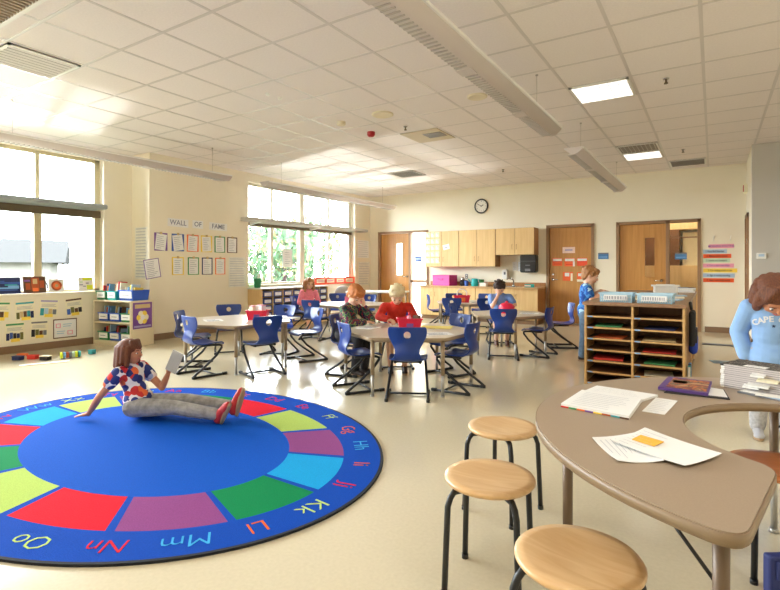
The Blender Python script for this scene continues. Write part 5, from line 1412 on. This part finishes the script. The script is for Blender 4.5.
def hand(pr, wrist, d, nrm, s, side, curl=.35):
    """palm and five separate fingers. d = pointing direction, nrm = palm facing direction, side = +1 when the thumb is along d x nrm"""
    d = Vector(d).normalized(); nrm = Vector(nrm); nrm = (nrm-d*nrm.dot(d)).normalized(); t = d.cross(nrm)*side
    w = Vector(wrist)
    M = Matrix.Identity(3)
    for i in range(3): M[i][0] = t[i]; M[i][1] = d[i]; M[i][2] = nrm[i]
    pr.ell(w+d*.032*s, (.029*s, .037*s, .014*s), M, 14)
    for k, (off, L) in enumerate(((.021, .050), (.007, .056), (-.007, .052), (-.020, .041))):
        b = w+d*.055*s+t*off*s
        dd = (d+t*off*5).normalized()
        m1 = b+(dd*math.cos(curl*.6)+nrm*math.sin(curl*.6))*L*.5*s
        m2 = m1+(dd*math.cos(curl*1.5)+nrm*math.sin(curl*1.5))*L*.5*s
        pr.cap(w+d*.03*s+t*off*.8*s, .0085*s, b, .0076*s, 8); pr.cap(b, .0076*s, m1, .0068*s, 8); pr.cap(m1, .0068*s, m2, .0056*s, 8)
    b = w+d*.018*s+t*.024*s; m1 = b+(d*.6+t*.75+nrm*.25).normalized()*.028*s; m2 = m1+(d*.85+t*.35+nrm*.3).normalized()*.024*s
    pr.cap(w+d*.008*s+t*.010*s, .010*s, b, .0095*s, 8); pr.cap(b, .0095*s, m1, .0085*s, 8); pr.cap(m1, .0085*s, m2, .0068*s, 8)

M_lip = mat('lips', (196, 110, 100), .5)
M_eyew = mat('eye white', (236, 232, 226), .3)
M_iris = mat('iris dark', (52, 40, 34), .3)
def hair_mat(n, c, c2):
    m = wood('hair '+n, c, c2, 11, .6, (4, 4, .35)); nt = m.node_tree
    no = [q for q in nt.nodes if q.type == 'TEX_NOISE'][0]
    b = nt.nodes.new('ShaderNodeBump'); b.inputs['Strength'].default_value = .7; b.inputs['Distance'].default_value = .012
    nt.links.new(no.outputs['Fac'], b.inputs['Height']); nt.links.new(b.outputs['Normal'], nt.nodes['Principled BSDF'].inputs['Normal'])
    return m
def face(root, hm, hc, s, brow):
    """eyes, brows, mouth on the head; hm basis, hc centre"""
    f = lambda x, y, z: hc+hm @ Vector((x*s, y*s, z*s))
    for sd in (-1, 1):
        e = MB(); e.ell(f(sd*.029, .0725, -.003), (.0110*s, .0070*s, .0062*s), 12, 0, hm).ell(f(sd*.029, .0790, -.003), (.0068*s, .003*s, .0062*s), 10, 1, hm)
        e.build('eye', [M_eyew, M_iris], root)
        MB().tube([f(sd*.014, .083, .017), f(sd*.029, .083, .023), f(sd*.043, .073, .018)], [.0022*s, .0032*s, .0018*s], 6).build('eyebrow', brow, root)
    MB().tube([f(-.022, .0755, -.049), f(-.01, .0835, -.0505), f(0, .0855, -.0495), f(.01, .0835, -.0505), f(.022, .0755, -.049)], [.002*s, .0048*s, .0052*s, .0048*s, .002*s], 6).build('mouth', M_lip, root)
def head_prims(pr, hc, hm, s):
    f = lambda x, y, z: hc+hm @ Vector((x*s, y*s, z*s))
    pr.ell(f(0, -.008, .022), (.073*s, .088*s, .078*s), hm, 20)       # skull
    pr.ell(f(0, .018, -.02), (.062*s, .066*s, .072*s), hm, 20)        # face
    pr.ell(f(0, .034, -.062), (.040*s, .038*s, .032*s), hm, 16)       # chin
    for sd in (-1, 1):
        pr.ell(f(sd*.034, .052, -.028), (.022*s, .020*s, .022*s), hm, 12)   # cheek
        pr.ell(f(sd*.072, -.008, -.012), (.010*s, .018*s, .026*s), hm, 12)  # ear
    pr.cap(f(0, .080, .004), .007*s, f(0, .094, -.022), .011*s, 10)   # nose
    pr.ell(f(0, .066, .028), (.05*s, .016*s, .016*s), hm, 14)         # brow ridge
def hair_short(root, hc, hm, s, m, fringe=.03, fluff=1.0):
    f = lambda x, y, z: hc+hm @ Vector((x*s, y*s, z*s)); p = Prims()
    p.ell(f(0, -.018, .036), (.082*s*fluff, .092*s*fluff, .078*s*fluff), hm)
    p.ell(f(0, -.055, -.005), (.070*s, .045*s, .07*s), hm)
    p.ell(f(0, .045, .072), (.06*s, .045*s, .034*s), hm)
    for i in range(7):
        x = -.05+.1*i/6; p.cap(f(x, .03, .088), .02*s, f(x*1.1+.006, .078-abs(x)*.35, .05-fringe*.3+.008*(i % 2)), .010*s, 8)
    for sd in (-1, 1):
        p.cap(f(sd*.068, .012, .05), .02*s, f(sd*.074, .02, .008), .010*s, 8); p.cap(f(sd*.07, -.03, .04), .022*s, f(sd*.068, -.045, -.035), .014*s, 8)
    rd = random.Random(5)
    for i in range(22):
        a = rd.uniform(0, 2*PI); b = rd.uniform(.1, 1.2); d = Vector((math.sin(b)*math.cos(a), math.sin(b)*math.sin(a)-.2, math.cos(b)))
        q = Vector((0, -.018, .036))+Vector((d.x*.078, d.y*.088, d.z*.074))
        q2 = q+Vector((d.x*.008+rd.uniform(-.02,.02), d.y*.008+rd.uniform(-.02,.02), d.z*.006-.008)); p.cap(f(*q), .014*s, f(*q2), .006*s, 6)
    return p.build('hair', m, root, .005, 1)
def hair_bob(root, hc, hm, s, m, length=-.12, back=-.13, fringe=True, wave=0):
    f = lambda x, y, z: hc+hm @ Vector((x*s, y*s, z*s)); p = Prims()
    p.ell(f(0, -.016, .034), (.084*s, .096*s, .078*s), hm)
    for i in range(11):
        a = R(-205+230*i/10); x, y = .078*math.cos(a), -.012+.082*math.sin(a)
        if y > .045: continue
        L = (length if y > -.03 else back)+(.014 if i % 2 else -.010)+.006*math.sin(i*2.3)
        wv = wave*(.012 if i % 2 else -.006)
        p.chain([f(x, y, .04), f(x*1.08+wv, y*1.05, -.03), f(x*1.12-wv, y*1.08-.004, L*.6-.02), f(x*.97+wv, y*.99-.002, L)], [.026*s, .024*s, .021*s, .006*s])
    p.ell(f(0, -.05, length*.35), (.066*s, .05*s, .085*s), hm)
    if fringe:
        for i in range(8):
            x = -.058+.116*i/7; p.cap(f(x*.8, .035, .088), .02*s, f(x*1.05, .082-abs(x)*.45, .036), .010*s, 8)
    else:
        for sd in (-1, 1):
            for i in range(4): p.chain([f(sd*(.008+.01*i), .03-.01*i, .102-.004*i), f(sd*(.05+.006*i), .052-.012*i, .062), f(sd*.075, .04-.01*i, .0)], [.018*s, .018*s, .013*s])
    return p.build('hair', m, root, .005, 1)
M_sole = mat('shoe sole tan', (168, 142, 112), .7, var=.08)
def shoe(root, ankle, toe, up, m, L=.19, sole=None):
    """ankle point, toe direction, up direction of the foot"""
    B = basis(toe, up); a = Vector(ankle); f = lambda x, y, z: a+B @ Vector((x, y, z))
    p = Prims(); k = L/.19
    p.chain([f(0, -.025*k, -.028), f(0, .04*k, -.032), f(0, .105*k, -.042)], [.034*k, .034*k, .027*k]); p.ell(f(0, .095*k, -.045), (.036*k, .05*k, .024*k), B); p.cap(f(0, -.01, -.02), .034*k, f(0, -.005, .012), .035*k)
    up_ = p.build('shoe', m, root, .006, 2)
    pts = []
    for i in range(20):
        t = 2*PI*i/20; y = .042*k+.102*k*math.sin(t); w = .033*k*(1+.18*math.sin(t)) ; pts.append((w*math.cos(t), y))
    Mx = Matrix.Translation(a) @ B.to_4x4()
    MB().prism(pts, -.072, -.052, 0, Mx, True).build('sole', sole or M_sole, up_, bevel=.003)
    MB().bx(-.014, .014, .03*k, .075*k, -.012, -.004, 0, Mx @ Matrix.Translation((0,0,-.003)) @ rotm(R(-14), 'X')).build('laces', M_white, up_, bevel=.002)
    return up_
def person(label, loc, rz, J, s, skin, hair, shirt, pants, shoes, sleeve=1.0, legs='long', hairfn=None, vox=.006, shirt_len=.0, collar=False, hands=None, bulk=1.0, shoe_sole=None, shoeL=.18, gaze=True):
    root = thing('person', label, 'person', loc, R(rz))
    P, N = Vector(J['P']), Vector(J['N']); sh = {-1: Vector(J['sl']), 1: Vector(J['sr'])}
    rt = (sh[1]-sh[-1]).normalized(); T = torso_basis(P, N, rt); H = (N-P).length
    g = lambda x, y, z: P+T @ Vector((x, y, z))
    hc = Vector(J['head']); hm = basis(J['hf'], J.get('hu', (0, 0, 1)))
    body = Prims(); cl = Prims(); pt = Prims(); hs = s*J.get('hs', 1)
    def torso(p, e):
        p.ell(g(0, 0, .0), (.098*s+e, .078*s+e, .085*s+e), T); p.ell(g(0, .004, H*.36), (.088*s+e, .068*s+e, .11*s+e), T)
        p.ell(g(0, .0, H*.70), (.100*s+e, .070*s+e, .115*s+e), T); p.ell(g(0, -.006, H*.9), (.085*s+e, .055*s+e, .06*s+e), T)
    torso(body, 0)
    body.chain([g(0, -.006, H*.9), N, hc+hm @ Vector((0, -.02*s, -.05*s))], [.04*s, .034*s, .034*s])
    head_prims(body, hc, hm, hs)
    for sd, q in ((-1, 'l'), (1, 'r')):
        S_, E_, W_ = sh[sd], Vector(J['e'+q]), Vector(J['w'+q])
        body.chain([g(sd*.06*s, -.004, H*.86), S_, E_, E_.lerp(W_, .35), W_], [.045*s, .037*s, .028*s, .0285*s, .0195*s])
        hd, hn, curl = J.get('h'+q, (W_-E_, (0, 0, -1), .4))
        tside = -sd if True else sd
        hand(body, W_, hd, hn, s*1.02, J.get('t'+q, tside), curl)
        Hp, K_, A_ = Vector(J['hp'+q]), Vector(J['k'+q]), Vector(J['a'+q])
        body.chain([Hp, Hp.lerp(K_, .4), K_, K_.lerp(A_, .35), A_], [.064*s, .058*s, .041*s, .042*s, .027*s])
        # clothes
        e = .013*bulk
        if sleeve > 1: E2 = [S_, E_, E_.lerp(W_, min(1, sleeve-1))]; rr = [.038*s+e, .031*s+e*1.1, .022*s+e*1.1]
        else: E2 = [S_, S_.lerp(E_, sleeve)]; rr = [.040*s+e, .036*s+e*1.2]
        cl.chain([g(sd*.055*s, -.004, H*.86)]+E2, [.045*s+e]+rr)
        if legs == 'long': pt.chain([Hp, Hp.lerp(K_, .4), K_, K_.lerp(A_, .4), A_.lerp(K_, .03)], [.066*s+.012, .060*s+.012, .044*s+.013, .040*s+.014, .034*s+.013])
        else: pt.chain([Hp, Hp.lerp(K_, .4), Hp.lerp(K_, .92)], [.066*s+.012, .060*s+.013, .048*s+.016])
        tdir, tup = J.get('f'+q, ((0, 1, 0), (0, 0, 1)))
        shoe(root, A_, tdir, tup, shoes, shoeL, shoe_sole)
    e = .013*bulk
    if shirt_len: cl.ell(g(0, .008, .075-shirt_len), (.108*s+e*1.2, .090*s+e*1.3, .075*s+e), T)
    torso(cl, e); 
    pt.ell(g(0, 0, -.012), (.098*s+.010, .080*s+.010, .085*s), T)
    b_ = body.build('body', skin, root, vox)
    cl.build('shirt', shirt, root, vox, 3); pt.build('trousers' if legs == 'long' else 'shorts', pants, root, vox, 3)
    if collar: MB().lathe([(.045*s, -.012), (.048*s, .006), (.042*s, .02)], 18, M=Matrix.Translation(N) @ T.to_4x4(), cap=False).build('collar', collar, root)
    face(root, hm, hc, hs, hair)
    hairfn(root, hc, hm, hs, hair)
    return root, g, T, H, hc, hm

HB = hair_mat('chestnut', (122, 66, 36), (84, 40, 20)); HG = hair_mat('ginger', (216, 138, 74), (178, 100, 46)); HBL = hair_mat('blond', (246, 232, 196), (222, 200, 152))
HD = hair_mat('dark brown', (72, 46, 36), (44, 28, 22)); HR = hair_mat('red brown', (136, 78, 46), (80, 42, 24)); HL = hair_mat('light brown', (190, 138, 92), (146, 96, 58)); HS = hair_mat('sandy', (186, 128, 74), (146, 96, 52))
M_jeans_g = mat('grey denim', (150, 148, 146), .85, var=.32, scale=18, bump=.6); M_jeans = mat('blue denim', (92, 118, 146), .85, var=.22, scale=24, bump=.3)
M_dkp = mat('dark trousers', (44, 42, 46), .85, var=.15, scale=20, bump=.2); M_khaki = mat('khaki', (172, 150, 118), .85, var=.12, scale=20, bump=.2); M_greyp = mat('grey knit trousers', (178, 176, 178), .85, var=.2, scale=50, bump=.2)
M_floral = ramp_mat('floral print', [(0, (206, 52, 50)), (.24, (40, 52, 120)), (.44, (232, 110, 60)), (.56, (150, 168, 214)), (.68, (190, 36, 52)), (.80, (46, 60, 130)), (.985, (236, 232, 234))], 16, .85, 'VORONOI')
M_plaid = ramp_mat('dark patterned knit', [(0, (30, 36, 66)), (.36, (28, 84, 66)), (.43, (150, 44, 52)), (.48, (36, 44, 90)), (.55, (176, 160, 92)), (.58, (46, 110, 84)), (.66, (70, 40, 80))], 17, .9)
M_redk = mat('red knit', (198, 44, 28), .85, var=.12, scale=30, bump=.3); M_ltblue = mat('light blue jersey', (120, 152, 214), .85, var=.06, scale=14, bump=.2)
M_pinkk = mat('pink knit', (238, 138, 156), .85, var=.1, scale=30, bump=.25); M_sweat = mat('sky blue fleece', (142, 178, 224), .9, var=.07, scale=12, bump=.3)
M_tie = ramp_mat('blue tie dye', [(0, (20, 70, 150)), (.42, (60, 130, 200)), (.50, (24, 84, 170)), (.60, (176, 216, 236))], 9, .85)
M_shred = mat('shoe red', (190, 44, 46), .6); M_shdk = mat('shoe dark', (52, 40, 38), .6); M_shpk = mat('shoe pink tan', (196, 150, 140), .6); M_shbr = mat('shoe brown', (92, 56, 44), .6)

# girl sitting on the rug
Jg = dict(P=(0, .0, .10), N=(0, -.085, .405), sl=(-.135, -.07, .375), sr=(.135, -.08, .37), head=(.0, -.075, .515), hf=(-.10, 1, -.02), hu=(0, -.12, 1),
          el=(-.165, .095, .20), wl=(-.125, .175, .325), hl=((.1, .35, 1), (.2, 1, -.2), 1.0), er=(.185, -.20, .20), wr=(.14, -.33, .05), hr=((.15, -1, -.16), (0, 0, -1), .12),
          hpl=(-.07, 0, .095), hpr=(.07, 0, .095), kl=(-.085, .37, .125), kr=(.085, .36, .115), al=(-.105, .735, .09), ar=(.085, .71, .078), fl=((-.12, .22, 1), (0, -1, .15)), fr=((.35, .5, .8), (.1, -1, .5)))
gx, gy = -3.86, 2.31
root, g, T, H, hc, hm = person('girl in a flower print T-shirt sitting on the blue rug holding a tablet', (gx, gy, .012), 23.6-90, Jg, 0.98, M_skint, HB, M_floral, M_jeans_g, M_shred, .42, 'long', lambda *a: hair_bob(*a, length=-.105, back=-.14), .005, shirt_len=.025, shoeL=.215)
# tablet held in her raised hand
al = R(23.6-90)
tp = Vector((gx, gy, .012))+rotm(al, 'Z') @ V(-.095, .250, .43)
tm = Matrix.Translation(tp) @ rotm(al, 'Z') @ rotm(R(74), 'Z') @ rotm(R(16), 'Y') @ rotm(R(-14), 'X')
o = thing('tablet', 'grey tablet held up by the girl on the rug', 'tablet'); o.matrix_world = tm
MB().bx(-.06, .06, -.004, .004, -.085, .085).build('case', mat('tablet grey', (176, 174, 170), .5, var=.03), o, bevel=.003)
MB().bx(-.05, .05, -.0052, -.0035, -.072, .072).build('screen', mat('tablet screen reflection grey', (168, 168, 166), .45), o)  # screen colour lightened to stand for the reflection on it

def seated(lean=.04, sw=.125, hd=None, **k):
    J = dict(P=(0, .01, .465), N=(0, lean, .77), sl=(-sw, lean, .74), sr=(sw, lean, .74), head=(0, lean+.045, .88), hf=(0, 1, -.5), hu=(0, .4, 1),
             hpl=(-.06, .02, .447), hpr=(.06, .02, .447), kl=(-.085, .27, .43), kr=(.085, .27, .43), al=(-.08, .30, .075), ar=(.08, .30, .075),
             el=(-.19, .13, .62), er=(.19, .13, .62), wl=(-.06, .30, .60), wr=(.06, .30, .60), hl=((.5, 1, 0), (0, 0, -1), .3), hr=((-.5, 1, 0), (0, 0, -1), .3))
    J.update(k); return J
# plaid boy
person('ginger boy in dark patterned sweater leaning on the middle table, hand at his face', (-3.57, 4.58, 0), 2-90,
       seated(.10, .13, head=(.01, .175, .885), hf=(.35, 1, -.7), hu=(0, .6, 1), er=(.20, .22, .605), wr=(.02, .33, .60), hr=((-1, .25, 0), (0, 0, -1), .35), el=(-.13, .30, .605), wl=(-.03, .265, .775), hl=((.15, -.05, 1), (.1, -1, 0), .6), al=(-.06, .25, .075), ar=(.08, .22, .075)),
       1.06, M_skin, HG, M_plaid, M_dkp, M_shdk, 1.85, 'long', lambda *a: hair_short(*a, fluff=1.10), .006)
# blond boy
person('blond boy in a red sweater bending over the middle table', (-3.20, 5.14, 0), -56-90,
       seated(.06, .145, head=(0, .15, .88), hf=(0, 1, -.75), hu=(0, .7, 1), el=(-.21, .14, .63), er=(.21, .14, .63), wl=(-.07, .29, .605), wr=(.09, .27, .61), hr=((-.5, .8, -.15), (0, 0, -1), .7)),
       1.06, M_skin, HBL, M_redk, M_khaki, M_shdk, 1.9, 'short', lambda *a: hair_short(*a, fluff=1.06), .006)
# boy in light blue
person('dark haired boy in a light blue T-shirt resting his face on his hand', (-2.88, 7.75, 0), -64-90,
       seated(.08, .14, head=(.02, .155, .885), hf=(0, 1, -.7), hu=(0, .6, 1), er=(.14, .28, .60), wr=(.045, .255, .785), hr=((-.12, -.05, 1), (-.1, -1, 0), .5), el=(-.22, .16, .62), wl=(-.09, .33, .595)),
       1.06, M_skin, HD, M_ltblue, M_khaki, M_shbr, .62, 'short', lambda *a: hair_short(*a), .006)
# girl in pink
person('girl in a pink top with long wavy hair sitting at the far table', (-6.50, 7.26, 0), -32-90,
       seated(.03, .125, head=(.0, .05, .90), hf=(-.1, 1, -.08), hu=(0, .1, 1), el=(-.19, .06, .55), er=(.19, .06, .55), wl=(-.06, .24, .50), wr=(.06, .24, .50)),
       1.04, M_skin, HL, M_pinkk, M_khaki, M_shbr, 1.85, 'short', lambda *a: hair_bob(*a, length=-.16, back=-.18, fringe=False, wave=1), .006)
# standing boy
Js = dict(P=(0, 0, .62), N=(0, .01, .965), sl=(-.135, .01, .93), sr=(.135, .01, .93), head=(0, .055, 1.10), hf=(.1, 1, -.35), hu=(0, .3, 1),
          hpl=(-.06, 0, .60), hpr=(.06, 0, .60), kl=(-.075, .02, .335), kr=(.075, -.02, .335), al=(-.08, .03, .075), ar=(.085, -.05, .075),
          el=(-.20, .05, .80), er=(.20, .05, .80), wl=(-.09, .20, .905), wr=(.10, .19, .905), hl=((.2, 1, -.1), (0, 0, -1), .2), hr=((-.2, 1, -.1), (0, 0, -1), .2))
person('sandy haired boy in a blue tie-dye shirt standing at the mail sorter', (-1.40, 6.90, 0), -72, {k: v for k, v in Js.items()}, 1.10, M_skin, HS, M_tie, M_jeans, M_shdk, .6, 'long', lambda *a: hair_short(*a, fluff=1.04), .006, .03)
# girl at the notebooks
Jr = dict(hs=1.2, P=(0, 0, .61), N=(0, .02, .960), sl=(-.128, .02, .92), sr=(.128, .02, .92), head=(-.005, .110, 1.008), hf=(-.3, 1, -1.5), hu=(0, 1.2, 1),
          hpl=(-.06, 0, .59), hpr=(.06, 0, .59), kl=(-.075, .02, .325), kr=(.075, .02, .325), al=(-.08, 0, .075), ar=(.08, 0, .075),
          el=(-.188, -.06, .735), er=(.188, -.06, .735), wl=(-.165, .03, .57), wr=(.15, .02, .56), hl=((.1, .3, -1), (1, 0, 0), .4), hr=((-.1, .2, -1), (-1, 0, 0), .4))
gr, g, T, H, hc, hm = person('girl in a light blue lettered sweatshirt standing behind the notebooks', (.345, 4.45, 0), 180+2, Jr, 1.10, M_skint, HR, M_sweat, M_greyp, mat('shoe silver grey', (176, 176, 182), .4), 1.9, 'long', lambda *a: hair_bob(*a, length=-.125, back=-.13, fringe=False), .006, .11, collar=M_sweat, bulk=1.7)
# lettering on the sweatshirt, curved over the chest
shirt = [c for c in kids(gr) if c.name.startswith('shirt')][0]
tb = MB(); word = 'CAPE COD'
bpy.context.view_layer.update()
dg = bpy.context.evaluated_depsgraph_get()
def chest(x, z):
    ok, p, n, _ = shirt.ray_cast(Vector((x, .6, z)), Vector((0, -1, 0)))
    return (p, n) if ok else (Vector((x, .12, z)), Vector((0, 1, 0)))
for i, chx in enumerate(word):
    if chx == ' ': continue
    u = (i-3.5)/3.5; x = -u*.100; z = .848-.03*u*u
    p, n = chest(x, z); n = (n+Vector((0, 1, 0))).normalized()
    up = Vector((0, 0, 1)); up = (up-n*up.dot(n)).normalized(); r_ = up.cross(n)
    text_mb(tb, chx, .056, 0, frame(p+n*.002, r_, up, n) @ rotm(-u*.35, 'Z'), ext=.001, off=.03)
tb.build('lettering', mat('letter white', (232, 232, 236), .8), shirt, fix=False)
p, n = chest(0, .800); st_ = [((.013 if k % 2 == 0 else .006)*math.sin(k*PI/5), (.013 if k % 2 == 0 else .006)*math.cos(k*PI/5)) for k in range(10)]
MB().prism(st_, 0, .0015, 0, frame(p+n*.001, (-1, 0, 0), (0, 0, 1), (0, 1, 0))).build('star_print', C['navy'], shirt, fix=False)

# ------------------------------------------------------------------ light
W = bpy.data.worlds.new('world'); SC.world = W; W.use_nodes = True
bg = W.node_tree.nodes['Background']; bg.inputs[0].default_value = (.90, .955, 1.0, 1); bg.inputs[1].default_value = WORLD
def area(name, loc, direction, sx, sy, power, col=(1, 1, 1), spread=180, portal=False):
    l = bpy.data.lights.new(name, 'AREA'); l.shape = 'RECTANGLE'; l.size = sx; l.size_y = sy; l.energy = power; l.color = col; l.spread = R(spread)
    if portal: l.cycles.is_portal = True
    o = bpy.data.objects.new(name, l); COL.objects.link(o); o.location = loc
    o.rotation_euler = Vector(direction).to_track_quat('-Z', 'Y').to_euler(); return o
def portal(w, x): area('window_portal', (x, (w[0]+w[1])/2, (w[2]+w[3])/2), (1, 0, 0), w[1]-w[0], w[3]-w[2], 1, portal=True)
for w, x in ((W1, XL-.32), (W2, XB-.32), (W3, XL-.32)): portal(w, x)
# sunlight thrown back up by the light shelves, through the upper panes onto the ceiling
d_ = Vector((1, -.30, .315)).normalized()
c = Vector((-8.47, 2.42, 2.55))-d_*1.0
area('shelf_bounce', c, d_, 3.3, .72, SUNB*.75, (1, .97, .92), 5)
d_ = Vector((1, -.24, .215)).normalized()
c = Vector((-7.98, 8.72, 2.55))-d_*1.0
area('shelf_bounce', c, d_, 3.4, .74, SUNB*1.7, (1, .97, .92), 5)
for (x, y) in FILLP: area('offscreen_fill_light', (x, y, ZC-.03), (0, 0, -1), 1.1, .5, FILLW, (1, .99, .97))  # added fill for the near end, no such lamps known
area('storeroom_lamp', (-.7, YB+.6, 2.9), (0, 0, -1), .5, .5, 22, (1, .93, .84))


for x_, y_, L_ in ((-8.2, 2.6, 3.2), (-7.72, 8.7, 3.6)): area('shelf_glow', (x_, y_, 2.22), (.55, 0, 1), .3, L_, SOFT, (1, .98, .95), 150)
vs_ = SC.view_settings
vs_.view_transform = 'Standard'; vs_.look = 'None'; vs_.gamma = 1; vs_.exposure = EXPO
vs_.use_curve_mapping = False
SC.cycles.max_bounces = 8; SC.cycles.diffuse_bounces = 5; SC.cycles.glossy_bounces = 3; SC.cycles.transparent_max_bounces = 8; SC.cycles.sample_clamp_indirect = 6
SC.cycles.use_denoising = True
SC.cycles.caustics_reflective = False; SC.cycles.caustics_refractive = False
